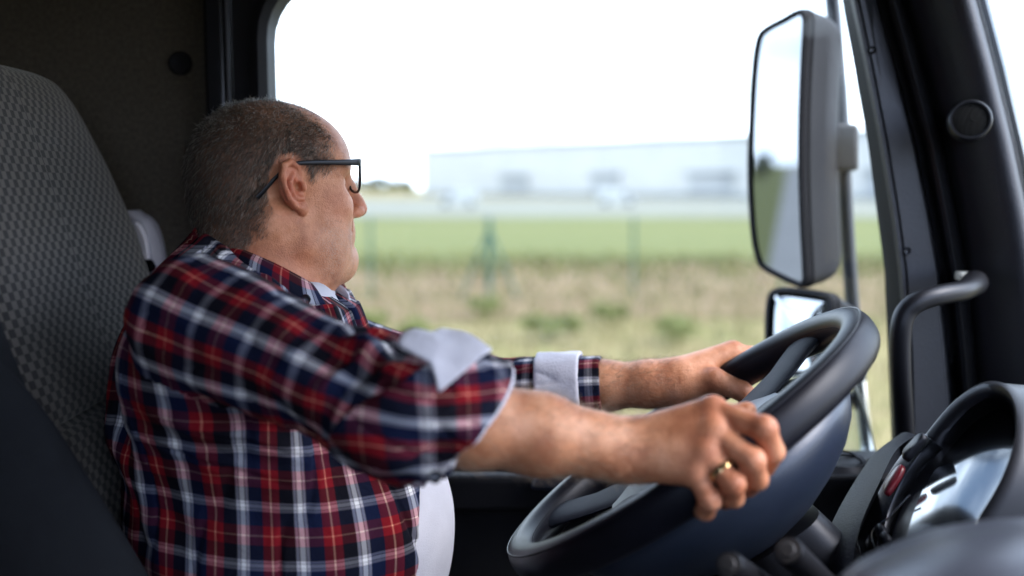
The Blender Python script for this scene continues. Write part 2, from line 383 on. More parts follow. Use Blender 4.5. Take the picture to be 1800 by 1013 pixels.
MB().lathe([(0, .004), (.016, .005), (.019, .002), (.019, -.001), (0, -.001)], (pc[0], YW - .002, pc[2]), (0, -1, 0), 28, (1, 0, 0)).build('wall_plug', M['gloss_black'], side)
# B pillar trims
x1 = at(398, 100, YW - .03)[0]
bp_ = MB().box((xw, YW - .045, 1.12), (x1, YW + .06, 2.97)).build('door_pillar', M['gloss_black'], cab, True, .006)
MB().tube([(x1 + .004, YW - .04, 1.2), (x1 + .004, YW - .04, 2.96)], .004, 8).build('seal_strip', M['plastic'], bp_)
# door: panel + window frame
dr = MB()
NX = at(1600, 806, YW)[0]
dr.box((x1 + .002, YW - .02, 1.2), (1.02, YW + .06, ZS - .012))
door = dr.build('door', M['plastic_dull'], cab, True, .01)
MB().box((xB - .005, YW - .06, ZS - .075), (NX + .05, YW - .021, ZS - .012)).build('armrest', M['plastic_dull'], door, True, .012)
ap = [at(950, 822, 1.52), at(1105, 838, 1.52), at(1105, 872, 1.52), at(933, 862, 1.52)]
pn = MB().loft([[p for p in ap], [p + np.array([0, .05, -.004]) for p in ap]]).build('switch_panel', M['pad_leather'], door, True, .006)
# window frame with rounded corner (ring around the opening)
def rrect(x0, x1, z0, z1, r, n=7):
    o = []
    for cx, cz, a0 in ((x1 - r[0], z0 + r[0], -90), (x1 - r[1], z1 - r[1], 0), (x0 + r[2], z1 - r[2], 90), (x0 + r[3], z0 + r[3], 180)):
        k = len(o) // n; rr = r[k]
        for t in np.linspace(a0, a0 + 90, n): o.append((cx + rr * math.cos(math.radians(t)), cz + rr * math.sin(math.radians(t))))
    return o
# opening polygon: front edge leans back with the A pillar
fx = lambda py: {0: 1497, 1: 1583}[py]
pA0 = at(1490, -60, YW); pA1 = at(1545, 250, YW); pA2 = at(1575, 480, YW); pA3 = at(1588, 806, YW)
op = [np.array([xB + .05, YW, ZS])]
op += [pA3 * np.array([1, 0, 0]) + np.array([0, YW, ZS]), pA2, pA1, pA0, np.array([pA0[0] - .02, YW, ZT])]
cx_, cz_ = xB + .085, at(472, 45, YW)[2] - .0
for t in np.linspace(90, 180, 8): op.append(np.array([xB + .10 + .10 * math.cos(math.radians(t)), YW, at(472, 70, YW)[2] + .10 * math.sin(math.radians(t))]))
op.append(np.array([xB, YW, ZS + .04])); op.append(np.array([xB + .015, YW, ZS + .01]))
# top corner: window top follows the rounded corner
topz = at(472, 70, YW)[2] + .10
op[5] = np.array([pA0[0] - .005, YW, topz])
op = np.array(op); cen = op.mean(0)
def grow(L, d):
    c = L.mean(0); T = np.roll(L, -1, 0) - np.roll(L, 1, 0); N = np.stack([T[:, 2], 0 * T[:, 0], -T[:, 0]], 1); N /= np.linalg.norm(N, axis=1)[:, None]
    s = np.sign(((L - c) * N).sum(1).sum()); return L + s * d * N
# upper door panel around the opening (outer boundary is the door outline)
ou = grow(op, .016)
outer = np.array([(min(max(p[0] * 1.0, x1 + .002), 1.05), YW, p[2]) for p in grow(op, .13)])
outer[:, 2] = np.clip(outer[:, 2], ZS - .012, 2.97)
outer = np.array([[x1 + .002 if abs(p[0] - o[0]) > .05 and p[0] < o[0] else p[0], YW, p[2]] for p, o in zip(outer, op)])
fr = MB(); fr.loft([outer + (0, .05, 0), outer, grow(op, .03), grow(op, .028) + (0, -.014, 0), grow(op, .012) + (0, -.02, 0), op + (0, -.008, 0), op + (0, .05, 0)], True, False, False)
fr.build('window_frame', M['plastic_dull'], door, True)
MB().loft([grow(op, .01) + (0, .028, 0), grow(op, .01) + (0, .033, 0)]).build('window', M['pane'], door, False)

# A pillar: columns of (pixel line, depth)
ys = np.array([-330, -90, 0, 120, 250, 380, 480, 620, 760, 900, 1013])
def line(pairs):
    (y0, x0), (y1, x1) = pairs[0], pairs[1]; pairs = [(-330, x0 + (x1 - x0) / (y1 - y0) * (-330 - y0))] + list(pairs)
    return np.interp(ys, [p[0] for p in pairs], [p[1] for p in pairs])
def smoothcol(pairs, Y): return np.array([at(x, y, Y * KS if np.isscalar(Y) else np.interp(y, *zip(*Y))) for x, y in zip(line(pairs), ys)])
cW = [(-90, 1478), (0, 1495), (120, 1520), (250, 1545), (380, 1566), (480, 1579), (620, 1588), (760, 1592), (1013, 1594)]
sh = lambda c, d: [(y, x + d) for y, x in c]
cL = [(-90, 1538), (0, 1556), (120, 1590), (250, 1624), (380, 1650), (480, 1667), (620, 1682), (760, 1694), (1013, 1706)]
cR = [(-90, 1694), (0, 1720), (120, 1752), (250, 1783), (380, 1812), (480, 1830), (620, 1850), (760, 1866), (1013, 1890)]
tp = MB().loft([smoothcol(cW, 1.90), smoothcol(cW, 1.845), smoothcol(sh(cW, 6), 1.832), smoothcol(sh(cW, 12), 1.832), smoothcol(sh(cW, 14), 1.838), smoothcol(sh(cW, 17), 1.832), smoothcol(sh(cL, -22), 1.838), smoothcol(sh(cL, -8), 1.87)], False)
pt = tp.build('pillar_trim', M['grain'], cab, fix=True)
for px, py in ((1534, 88), (1595, 441)):
    c = at(px, py, 1.829 * KS); d = unit(CAM - c) * .4 + np.array([-.1, -.9, 0]); d = unit(d)
    MB().lathe([(.0, .0005), (.0018, .0005), (.0022, .002), (.0045, .003), (.0058, .0015), (.0062, -.003), (0, -.003)], c, d, 20).build('screw', M['gloss_black'], pt)
MB().loft([smoothcol(sh(cL, -8), 1.87), smoothcol(sh(cL, -2), 1.86), smoothcol(sh(cL, 0), 1.835), smoothcol(sh(cL, 6), 1.822), smoothcol(sh(cL, 14), 1.818), smoothcol(sh(cL, 24), 1.822), smoothcol(sh(cL, 32), 1.835), smoothcol(sh(cL, 34), 1.86)], False).build('door_seal', M['gloss_black'], cab)
ap_ = MB().loft([smoothcol(sh(cL, 32), 1.86)] + [np.array([a * (1 - t) + b * t for a, b in zip(smoothcol(sh(cL, 38), 1.84), smoothcol(cR, 1.80))]) + np.array([0, -1, 0]) * (.065 * math.sin(math.pi * t) ** 1.2) for t in np.linspace(0, 1, 14)] + [smoothcol(sh(cR, 4), 1.86)], False)
apil = ap_.build('windscreen_pillar', M['grain'], cab)
MB().loft([smoothcol(sh(cR, 2), 1.80), smoothcol(sh(cR, 4), 1.785), smoothcol(sh(cR, 12), 1.785), smoothcol(sh(cR, 16), 1.80), smoothcol(sh(cR, 18), 1.84)], False).build('windscreen_seal', M['gloss_black'], cab)
MB().loft([smoothcol(sh(cR, 18), 1.84), smoothcol(sh(cR, 40), 1.87), smoothcol(sh(cR, 44), 1.92)], False).build('screen_surround', surf('pale_frit', (.42, .47, .5), (.5, .55, .58), 30, .5), cab)
# speaker in pillar
sc_ = at(1705, 212, 1.728 * KS); sd = unit(np.array([-.30, -.93, .12]))
sp = MB().lathe([(.0305, -.02), (.0305, .004), (.028, .0075), (.0255, .0075), (.0235, .003)], sc_, sd, 48)
spk = sp.build('pillar_speaker', M['plastic'], cab)
m_, n_, l_, b_ = nt('speaker_mesh'); tc_ = n_.new("ShaderNodeTexCoord"); vo = n_.new("ShaderNodeTexVoronoi"); vo.inputs['Scale'].default_value = 390; vo.inputs['Randomness'].default_value = .15
l_.new(tc_.outputs['Object'], vo.inputs['Vector']); r_ = ramp(n_, [(.28, (.002, .002, .002)), (.45, (.012, .012, .013))]); l_.new(vo.outputs['Distance'], r_.inputs['Fac']); l_.new(r_.outputs[0], b_.inputs['Base Color'])
b2 = n_.new("ShaderNodeBump"); b2.inputs['Strength'].default_value = .8; b2.inputs['Distance'].default_value = .001; l_.new(vo.outputs['Distance'], b2.inputs['Height']); l_.new(b2.outputs[0], b_.inputs['Normal']); b_.inputs['Roughness'].default_value = .8; b_.inputs['Specular IOR Level'].default_value = .12
MB().lathe([(.024, .001), (.024, .0045), (.017, .0062), (.009, .0068), (0, .007)], sc_, sd, 40).build('grille', m_, spk)
for k in range(3):
    a = k * 2.094 + .5; e1 = unit(np.cross(sd, (0, 0, 1))); e2 = np.cross(sd, e1); q = sc_ + sd * .0072 + .0
    MB().tube([q, q + (math.cos(a) * e1 + math.sin(a) * e2) * .0225 - sd * .002], .0006, 6).build('grille_rib', m_, spk)
# grab handle
hp = spline([*[at(x, y, d * KS) for x, y, d in ((1714, 497, 1.76), (1706, 504, 1.70), (1690, 512, 1.66), (1650, 519, 1.63), (1615, 530, 1.62), (1592, 550, 1.62), (1583, 585, 1.62), (1583, 650, 1.63), (1587, 720, 1.65), (1592, 800, 1.69), (1596, 850, 1.78))]], 60)
hr = np.interp(np.arange(len(hp)), [0, 5, 9, 14, 60], [.0195, .017, .0155, .0148, .0148])
gh = MB().tube(hp, hr, 18).build('grab_handle', M['plastic'], cab)
MB().box(tuple(at(1682, 486, 1.785 * KS) + (-.0, -.012, -.006)), tuple(at(1714, 486, 1.785 * KS) + (0, .01, .007))).build('handle_mount', surf('white_mount', (.6, .6, .58), None, 9, .5), gh, True, .003)
# windscreen glass
wsl = smoothcol(sh(cR, 40), 1.87)
MB().loft([wsl, [p + np.array([.34, -.42, 0]) for p in wsl], [p + np.array([.42, -1.2, 0]) for p in wsl], [p + np.array([.30, -2.2, 0]) for p in wsl]], False).build('windscreen', M['pane'], cab, True)
# ------------------------------------------------------------------ driver seat
def seat_mat():
    m, n, l, b = nt('check_seat_cloth'); uv = n.new("ShaderNodeUVMap"); uv.uv_map = "UVMap"
    mp = n.new("ShaderNodeMapping"); l.new(uv.outputs[0], mp.inputs['Vector'])
    ck = n.new("ShaderNodeTexChecker"); ck.inputs['Scale'].default_value = 1.0; ck.inputs['Color1'].default_value = (.016, .015, .019, 1); ck.inputs['Color2'].default_value = (.098, .088, .087, 1)
    l.new(mp.outputs[0], ck.inputs['Vector'])
    wv = n.new("ShaderNodeTexWave"); wv.bands_direction = 'DIAGONAL'; wv.inputs['Scale'].default_value = 1.6; wv.inputs['Distortion'].default_value = .6; l.new(mp.outputs[0], wv.inputs['Vector'])
    mx = n.new("ShaderNodeMix"); mx.data_type = 'RGBA'; mx.blend_type = 'MULTIPLY'; mx.inputs['Factor'].default_value = .22
    l.new(ck.outputs['Color'], mx.inputs['A']); l.new(wv.outputs['Color'], mx.inputs['B']); l.new(mx.outputs['Result'], b.inputs['Base Color'])
    b.inputs['Roughness'].default_value = .9; b.inputs['Specular IOR Level'].default_value = .2; b.inputs['Sheen Weight'].default_value = .15
    bp = n.new("ShaderNodeBump"); bp.inputs['Strength'].default_value = .35; bp.inputs['Distance'].default_value = .001; l.new(wv.outputs['Fac'], bp.inputs['Height']); l.new(bp.outputs[0], b.inputs['Normal'])
    return m
SEATM = seat_mat()
seat = empty('driver_seat', (-.55, 1.26, 1.12)); tag(seat, 'high-backed driver seat in small grey checks behind the man', 'seat')
# backrest: sections up the back: (z, x_front, half width, depth, bulge)
def seat_back():
    S = [(1.62, -.42, .235, .10), (1.70, -.425, .24, .12), (1.85, -.44, .245, .13), (2.0, -.468, .248, .135), (2.10, -.490, .248, .137), (2.122, -.497, .248, .135), (2.136, -.513, .246, .122), (2.150, -.503, .247, .135), (2.25, -.535, .247, .14), (2.34, -.562, .246, .135),
         (2.42, -.585, .24, .125), (2.48, -.604, .228, .115), (2.52, -.618, .205, .098), (2.545, -.632, .175, .075), (2.555, -.648, .14, .04)]
    rings = []; n = 64; vs = []; t = np.linspace(0, 1, n, endpoint=False)
    for z, xf, hw, dp in S:
        r = []
        for k in range(n):
            a = 2 * math.pi * k / n; c, s_ = math.cos(a), math.sin(a); e = .42
            y = hw * math.copysign(abs(s_) ** e, s_); x = dp * .5 * math.copysign(abs(c) ** .6, c)
            y_ = y / hw
            x += .022 * (abs(y_) ** 3) * (c > 0) * min(1, max(0, (2.5 - z) / .15))
            r.append((xf - dp * .5 + x, 1.262 + y, z))
        rings.append(np.array(r))
    return rings, S
rings, S = seat_back()
def ring_smooth(rings, mult=5):
    arr = np.array(rings); m = len(arr); o = []
    return list(spline(arr.reshape(m, -1), mult * (m - 1)).reshape(-1, arr.shape[1], 3))
rings = ring_smooth(rings)
ar = np.array(rings); n = ar.shape[1]
seg = np.linalg.norm(np.roll(ar[20], -1, 0) - ar[20], axis=1); u = np.concatenate([[0], np.cumsum(seg)]); u -= u[n // 4] if True else 0
v = np.concatenate([[0], np.cumsum(np.linalg.norm(ar[1:, 0] - ar[:-1, 0], axis=1))])
# front face checked, sides plain
full = MB().loft(rings, True, True, True, list(u / .0108), list(v / .0098))
plain, check = MB(), MB()
cdx = lambda f: np.mean([full.v[i] for i in f], axis=0)
for f, uv in zip(full.f, full.uv):
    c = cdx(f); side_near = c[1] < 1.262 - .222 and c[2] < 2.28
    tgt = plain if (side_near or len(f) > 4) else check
    tgt.add([full.v[i] for i in f], [tuple(range(len(f)))], [uv])
def weld(o):
    bm = bmesh.new(); bm.from_mesh(o.data); bmesh.ops.remove_doubles(bm, verts=bm.verts[:], dist=1e-5); bmesh.ops.recalc_face_normals(bm, faces=bm.faces[:]); bm.to_mesh(o.data); bm.free()
    o.data.polygons.foreach_set('use_smooth', np.ones(len(o.data.polygons), bool)); return o
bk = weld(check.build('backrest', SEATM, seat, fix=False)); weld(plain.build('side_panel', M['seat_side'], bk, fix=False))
# dark side bolster of the near flank
bol = []
for z, x, w in ((1.66, -.30, .07), (1.76, -.335, .072), (1.87, -.375, .07), (1.98, -.42, .062), (2.08, -.462, .05), (2.17, -.50, .035), (2.23, -.53, .015)):
    t = np.linspace(0, 2 * np.pi, 20, endpoint=False); bol.append(np.stack([x - .06 + (w + .035) * np.cos(t), 1.022 + w * .62 * np.sin(t), np.full(20, z)], 1))
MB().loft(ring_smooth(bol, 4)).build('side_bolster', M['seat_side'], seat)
cush = MB(); rr_ = []
for x, hw, h0, h1 in ((-.5, .22, 1.55, 1.70), (-.42, .245, 1.53, 1.715), (-.2, .25, 1.53, 1.70), (0, .25, 1.54, 1.705), (.07, .24, 1.56, 1.69), (.1, .21, 1.6, 1.66)):
    t = np.linspace(0, 2 * np.pi, 32, endpoint=False); c, s_ = np.cos(t), np.sin(t)
    rr_.append(np.stack([np.full(32, x), 1.262 + hw * np.sign(c) * np.abs(c) ** .4, (h0 + h1) / 2 + (h1 - h0) / 2 * np.sign(s_) * np.abs(s_) ** .5], 1))
cush.loft(rr_, True, True, True, list(np.linspace(0, 90, 33)), list(np.linspace(0, 60, 6))).build('cushion', SEATM, seat)
MB().box((-.52, 1.06, 1.12), (.05, 1.46, 1.53)).build('base', M['plastic_dull'], seat, True, .03)
# belt guide on the far shoulder of the seat
def slab(pix, Y, th, name, mat, par, bev=.004, drift=(0, 1, 0), nspl=40):
    L = spline([at(x, y, Y) for x, y in pix], nspl, True); c = L.mean(0)
    f = MB().loft([c + (L - c) * .9 + np.array(drift) * (-.004), L, L + np.array(drift) * th])
    return f.build(name, mat, par, True, angle=60)
bg_ = slab([(219, 378), (236, 378), (254, 392), (266, 420), (273, 455), (275, 490), (262, 512), (236, 520), (222, 480)], 1.545, .05, 'belt_guide', surf('guide_frame', (.30, .30, .37), (.33, .33, .40), 9, .4), seat)
slab([(228, 402), (236, 391), (246, 397), (256, 420), (261, 452), (258, 470), (246, 476), (236, 465), (230, 440)], 1.536, .006, 'guide_cover', surf('guide_cover', (.58, .57, .66), (.62, .61, .70), 8, .32), bg_)
slab([(240, 462), (262, 456), (272, 470), (268, 478), (246, 482)], 1.532, .006, 'belt_slot', M['gloss_black'], bg_)
MB().loft([[at(246, 470, 1.531), at(264, 466, 1.531)], [at(252, 500, 1.528), at(277, 492, 1.528)], [at(262, 540, 1.52), at(290, 530, 1.52)]], False).build('belt', M['belt'], bg_)

# ------------------------------------------------------------------ steering wheel
WR = .240
WC = at(1207.9, 775.2, 1.184)
tilt, roll = .6205, -.1356
wa = np.array([math.cos(tilt), 0, math.sin(tilt)]); wb = np.array([0, 1.0, 0]); wn_ = np.cross(wa, wb)
wb = wb * math.cos(roll) + wn_ * math.sin(roll); wn_ = np.cross(wa, wb)
def wp(ang, r=WR, h=0): return WC + r * (math.cos(ang) * wa + math.sin(ang) * wb) + h * wn_
wheel = empty('steering_wheel', tuple(WC)); tag(wheel, 'large black leather-rimmed steering wheel gripped by the man', 'steering wheel')
prof = []
for k in range(28):
    a = 2 * math.pi * k / 28; c, s_ = math.cos(a), math.sin(a)
    r = .0185 * math.copysign(abs(c) ** .85, c); h = .0235 * math.copysign(abs(s_) ** .85, s_)
    prof.append((r + .004 * (s_ > .3) * 0, h))
rm = MB(); N = 160
rm.loft([[wp(2 * math.pi * i / N, WR + r, h) for r, h in prof] for i in range(N)] + [[wp(0, WR + r, h) for r, h in prof]], True, False, False)
rim = weld(rm.build('rim', M['leather'], wheel, fix=False))
# seam ridge round the inner top of the rim
MB().tube([wp(2 * math.pi * i / N, WR + .013, .0195) for i in range(N + 1)], .0011, 6, False).build('rim_seam', M['leather'], wheel)
MB().tube([wp(2 * math.pi * i / N, WR - .0165, .0105) for i in range(N + 1)], .0009, 6, False).build('rim_stitch', M['seat_side'], wheel)
hub = MB().lathe([(0, -.020), (.06, -.020), (.13, -.021), (.168, -.023), (.184, -.029), (.191, -.040), (.190, -.054), (.180, -.072), (.160, -.092), (.13, -.112), (.095, -.130), (.05, -.146), (.02, -.152), (0, -.153)], WC, wn_, 96, wa)
hub.build('hub_pad', M['pad_leather'], wheel, angle=80)
MB().lathe([(0, -.006), (.05, -.007), (.10, -.010), (.122, -.015), (.127, -.022), (.127, -.028)], WC, wn_, 64, wa).build('horn_cover', M['pad_leather'], wheel)
spoke_m = surf('spoke_satin', (.016, .019, .030), (.026, .029, .042), 20, .6, .3, 900, spec=.15)
for ang in (math.radians(28), math.radians(152), math.radians(208), math.radians(332)):
    rr = []
    for r, h, w, th in ((.07, -.019, .050, .008), (.12, -.016, .042, .008), (.17, -.011, .034, .008), (.205, -.004, .034, .009), (.236, .0, .040, .010)):
        t = np.linspace(0, 2 * np.pi, 16, endpoint=False); tn = -math.sin(ang) * wa + math.cos(ang) * wb
        rr.append([wp(ang, r, h) + tn * w * math.cos(q) + wn_ * th * math.sin(q) for q in t])
    MB().loft(rr).build('spoke', spoke_m, wheel)
# column shroud and stalks belong to the dashboard
dash = empty('dashboard', (.75, .9, 1.9)); tag(dash, 'black dashboard with hooded instrument cluster in front of the wheel', 'dashboard')
cax = -wn_
rr = []
for h, w1, w2 in ((.125, .055, .06), (.16, .062, .066), (.24, .075, .075), (.36, .085, .085), (.5, .09, .09)):
    t = np.linspace(0, 2 * np.pi, 40, endpoint=False); c, s_ = np.cos(t), np.sin(t)
    rr.append(WC + cax * h + np.array([.028, -.02, -.0]) * 1 + (w1 * np.sign(c) * np.abs(c) ** .55)[:, None] * wa + (w2 * np.sign(s_) * np.abs(s_) ** .55)[:, None] * wb)
MB().loft(rr).build('column_shroud', M['plastic'], dash, angle=60)
def stalk(p0, p1, r0, r1):
    p0, p1 = np.asarray(p0), np.asarray(p1); d = unit(p0 - p1)
    s = MB().tube([p1, p1 + (p0 - p1) * .55, p0 - d * .012, p0 - d * .003, p0], [r1, r0 * .95, r0, r0, r0 * .93], 20).build('stalk', M['plastic'], dash)
    MB().lathe([(0, .0025), (r0 * .45, .0025), (r0 * .55, .001), (r0 * .8, .001), (r0 * .86, -.004)], p0, d, 24).build('end_cap', M['bracket'], s)
stalk(at(1281, 993, .90), at(1420, 1080, 1.05), .0135, .016)
stalk(at(1385, 968, .92), at(1500, 1075, 1.06), .0145, .018)

# instrument cluster
nf = unit(np.array([-.80, -.06, .60])); CLP = at(1690, 830, 1.06)
def pl(pts, off=0.0, n=64): return spline([on_plane(x, y, CLP + nf * off, nf) for x, y in pts], n, True)
hood_o = [(1492, 1000), (1520, 930), (1560, 862), (1612, 782), (1668, 712), (1716, 676), (1752, 668), (1785, 684), (1802, 724), (1800, 780), (1776, 850), (1730, 930), (1690, 1000), (1620, 1050), (1530, 1050)]
hood_i = [(1556, 985), (1562, 930), (1590, 868), (1634, 794), (1684, 730), (1724, 700), (1756, 694), (1776, 706), (1786, 736), (1782, 782), (1758, 848), (1716, 922), (1680, 985), (1630, 1025), (1580, 1020)]
Lo, Li = pl(hood_o), pl(hood_i)
bk_ = np.array([.16, .02, -.03])
ci = Li.mean(0)
Mid = Lo * .5 + Li * .5 + nf * .006
NL = unit(np.array([-.58, .01, .81])); LP = on_plane(1690, 830, CLP - nf * .012, nf)
LN_ = spline([on_plane(x, y, LP, NL) for x, y in ((1592, 985), (1600, 930), (1622, 868), (1656, 812), (1700, 758), (1734, 730), (1760, 720), (1777, 726), (1784, 748), (1782, 790), (1758, 852), (1714, 925), (1678, 985), (1640, 1012), (1605, 1008))], 64, True)
cl = MB().loft([ci + (Lo - ci) * 1.12 + bk_ * 1.6, ci + (Lo - ci) * 1.03 + bk_ * .5, Lo + nf * (-.006), Lo * .85 + Li * .15 + nf * .002, Mid, Lo * .12 + Li * .88 + nf * .002, Li - nf * .004, Li * .5 + LN_ * .5, LN_], True, False, False)
clu = cl.build('instrument_cluster', M['plastic'], dash, angle=50)
ln = LN_ + NL * .002
m2 = ln.mean(0)
MB().loft([ln - NL * .004] + [m2 + (ln - m2) * s + NL * (.003 * (1 - s * s)) for s in (1, .8, .6, .4, .2, .05)], True, False, True).build('cluster_lens', M['gauge_lens'], clu, angle=80)
# side strip with switches, left of the hood
sl_ = spline([on_plane(x, y, CLP + nf * .010, nf) for x, y in ((1628, 762), (1604, 776), (1566, 824), (1530, 890), (1503, 952), (1492, 1020))], 40)
sr_ = spline([on_plane(x, y, CLP + nf * .010, nf) for x, y in ((1640, 775), (1616, 800), (1584, 850), (1560, 910), (1556, 965), (1560, 1020))], 40)
sw = MB().loft([sl_ + bk_ * .6, sl_ - nf * .004, sl_ * .96 + sr_ * .04, sl_ * .5 + sr_ * .5 + nf * .002, sl_ * .04 + sr_ * .96, sr_ - nf * .004, sr_ - nf * .016], False).build('switch_strip', M['gloss_black'], dash, angle=60)
def sw_btn(pts, name, mat, th=.006):
    L = spline([on_plane(x, y, CLP + nf * .016, nf) for x, y in pts], 30, True); c = L.mean(0)
    MB().loft([L, L + nf * th * .7, c + (L - c) * .85 + nf * th]).build(name, mat, sw, angle=60)
sw_btn([(1558, 868), (1562, 852), (1578, 828), (1588, 820), (1591, 828), (1580, 850), (1564, 872)], 'hazard_switch', M['red'])
sw_btn([(1592, 808), (1596, 796), (1620, 770), (1629, 766), (1629, 776), (1612, 797), (1598, 812)], 'rocker_switch', M['plastic'], .008)
sw_btn([(1542, 935), (1552, 924), (1560, 936), (1549, 948)], 'push_button', M['plastic'])
sw_btn([(1549, 950), (1560, 938), (1568, 950), (1557, 962)], 'push_button', M['plastic'])
MB().tube(spline([on_plane(x, y, CLP + nf * .017, nf) for x, y in ((1600, 870), (1560, 912), (1540, 925), (1532, 945), (1548, 985))], 30), .0012, 8).build('bright_trim', M['chrome'], sw)
MB().tube(spline([on_plane(x, y, CLP + nf * .017, nf) for x, y in ((1512, 930), (1506, 948), (1516, 985), (1522, 1010))], 20), .0012, 8).build('bright_trim', M['chrome'], sw)
# grained flank of the dash left of the strip
fl = [[at(1610, 765, 1.30), at(1575, 792, 1.25), at(1545, 850, 1.17), at(1512, 925, 1.08), at(1497, 1000, 1.02), at(1490, 1080, .98)],
      [at(1590, 760, 1.34), at(1552, 795, 1.30), at(1525, 850, 1.22), at(1490, 920, 1.12), at(1468, 985, 1.06), at(1455, 1080, 1.02)],
      [at(1580, 775, 1.42), at(1535, 803, 1.38), at(1500, 850, 1.30), at(1462, 920, 1.22), at(1440, 985, 1.18), at(1425, 1080, 1.16)],
      [at(1590, 850, 1.46), at(1540, 870, 1.42), at(1500, 900, 1.36), at(1462, 950, 1.30), at(1440, 1000, 1.26), at(1425, 1090, 1.22)]]
fl = ring_smooth(fl, 5); fl = [spline(r, 30) for r in fl]
MB().loft(fl, False).build('dash_flank', surf('flank_grain', (.005, .006, .010), (.008, .009, .014), 6, .6, .5, 420, voro=True, spec=.25), dash)
# main dash mass behind
dm = []
for y_, x0, zt in ((-.4, .66, 1.93), (.3, .66, 1.93), (.75, .66, 1.90), (1.2, .70, 1.885), (1.40, .72, 1.885), (1.56, .72, 1.90)):
    dm.append([(x0, y_, 1.45), (x0 - .02, y_, zt - .12), (x0 + .0, y_, zt - .02), (x0 + .05, y_, zt), (1.15, y_, zt + .0), (1.25, y_, 1.45)])
MB().loft(dm).build('dash_body', M['plastic_dull'], dash, True, .012)
# corner with round vent
vz = at(1490, 830, 1.66)
cor = [at(1425, 812, 1.50), at(1580, 808, 1.56), at(1620, 812, 1.56), at(1600, 845, 1.38), at(1540, 838, 1.40), at(1425, 838, 1.42)]
MB().loft([[p + np.array([0, 0, -.22]) for p in cor], cor]).build('dash_corner', M['plastic_dull'], dash, True, .006)
vc = at(1478, 822, 1.465)
vent = MB().lathe([(.030, .012), (.035, .014), (.046, .006), (.051, .003), (.051, -.004), (.030, -.006)], vc, (0, -.1, 1), 44, (1, 0, 0)).build('air_vent', M['plastic'], dash)
MB().lathe([(0, -.012), (.030, -.012), (.030, -.004)], vc, (0, -.1, 1), 30, (1, 0, 0)).build('vent_throat', M['gloss_black'], vent)
for k in (-.5, .5):
    a_ = np.linspace(0, math.pi, 16)
    MB().loft([[vc + np.array([.031 * math.cos(q), k * .026, .004 + .020 * math.sin(q)]) for q in a_], [vc + np.array([.031 * math.cos(q), k * .026 + .004, .002 + .018 * math.sin(q)]) for q in a_]], False).build('louvre', M['plastic'], vent)
# near soft dash hood, close to the camera
nr = []
for dY, off in ((0, 0), ):
    pass
edge = [(1440, 1060), (1500, 1000), (1560, 966), (1640, 936), (1720, 920), (1800, 914), (1900, 916), (2000, 930)]
R0 = spline([at(x, y, .78) for x, y in edge], 40)
R1 = spline([at(x, y + 14, .70) for x, y in edge], 40)
R2 = spline([at(x + 12, y + 60, .62) for x, y in edge], 40)
R3 = spline([at(x + 30, y + 230, .56) for x, y in edge], 40)
Rb = spline([at(x + 20, y + 20, .86) for x, y in edge], 40); Rc = spline([at(x + 40, y + 120, .92) for x, y in edge], 40)
MB().loft([Rc, Rb, R0 + np.array([0, .02, -.003]), R0, R0 + np.array([0, -.015, -.001]), R1, R2, R3], False).build('centre_console', M['dash_near'], dash, sub=1)

# ------------------------------------------------------------------ mirrors outside
def wing_mirror(gl, name, label, P0, n, depth, tgt, back_scale, shift):
    root = empty(name, tuple(P0)); tag(root, label, 'wing mirror', 'wing mirrors on the pole outside')
    L = spline([on_plane(x, y, P0, n) for x, y in gl], 72, True); c = L.mean(0)
    ou = c + (L - c) * 1.0
    # outward normals in plane for an even bezel
    T = np.roll(L, -1, 0) - np.roll(L, 1, 0); Nn = np.cross(T, n); Nn /= np.linalg.norm(Nn, axis=1)[:, None]; Nn *= np.sign(((L - c) * Nn).sum())
    ou = L + Nn * .009
    b = -np.asarray(n)
    sh_ = np.asarray(shift)
    MB().loft([L + b * .006, L - b * .003, L + Nn * .003 - b * .006, ou - b * .005, ou + Nn * .003 + b * .004, ou + Nn * .001 + b * .010, ou + Nn * .004 + b * .016] +
              [c + (ou - c) * (1 - (1 - back_scale) * t ** 2.4) + b * (.016 + (depth - .016) * math.sin(t * math.pi / 2)) + sh_ * t for t in (.15, .3, .45, .6, .75, .88, 1)], True, False, True).build('housing', M['mirror_body'], root, angle=35)
    tgt_ = MB().loft([[p + b * .002 for p in L]] + [[c + (p - c) * s - b * tgt * (1 - s * s) + b * .0 for p in L] for s in (.999, .75, .5, .25, .03)], True, False, True).build('glass', M['mirror'], root, angle=80)
    return root
d1 = unit(ray(1386, 287)); mn = unit(np.array([-1.0, 0, 0]) - d1)
mp0 = at(1368, 262, 1.85)
wing_mirror([(1338, 72), (1350, 56), (1380, 40), (1402, 28), (1411, 32), (1411, 60), (1406, 160), (1404, 276), (1407, 390), (1411, 470), (1410, 494), (1396, 492), (1370, 480), (1345, 466), (1337, 452), (1330, 420), (1325, 360), (1323, 290), (1326, 200), (1331, 120)],
            'wing_mirror', 'tall black wing mirror showing road and sky, upper on the pole', mp0, mn, .118, .0, .80, (.0, 0, 0))
d2 = unit(ray(1400, 560)); r2 = unit(np.array([-.93, .12, .25])); mn2 = unit(r2 - d2)
wing_mirror([(1354, 606), (1354, 560), (1358, 524), (1372, 515), (1410, 518), (1448, 524), (1456, 532), (1452, 570), (1444, 612), (1430, 650), (1390, 650), (1360, 640)],
            'wing_mirror', 'small wide-angle wing mirror below, half hidden by the steering wheel', at(1405, 575, 1.79), mn2, .11, .006, .78, (0, 0, -.02))
pole = empty('mirror_pole', tuple(at(1500, 600, 1.94))); tag(pole, 'dark steel pole outside the window carrying the wing mirrors', 'mirror pole')
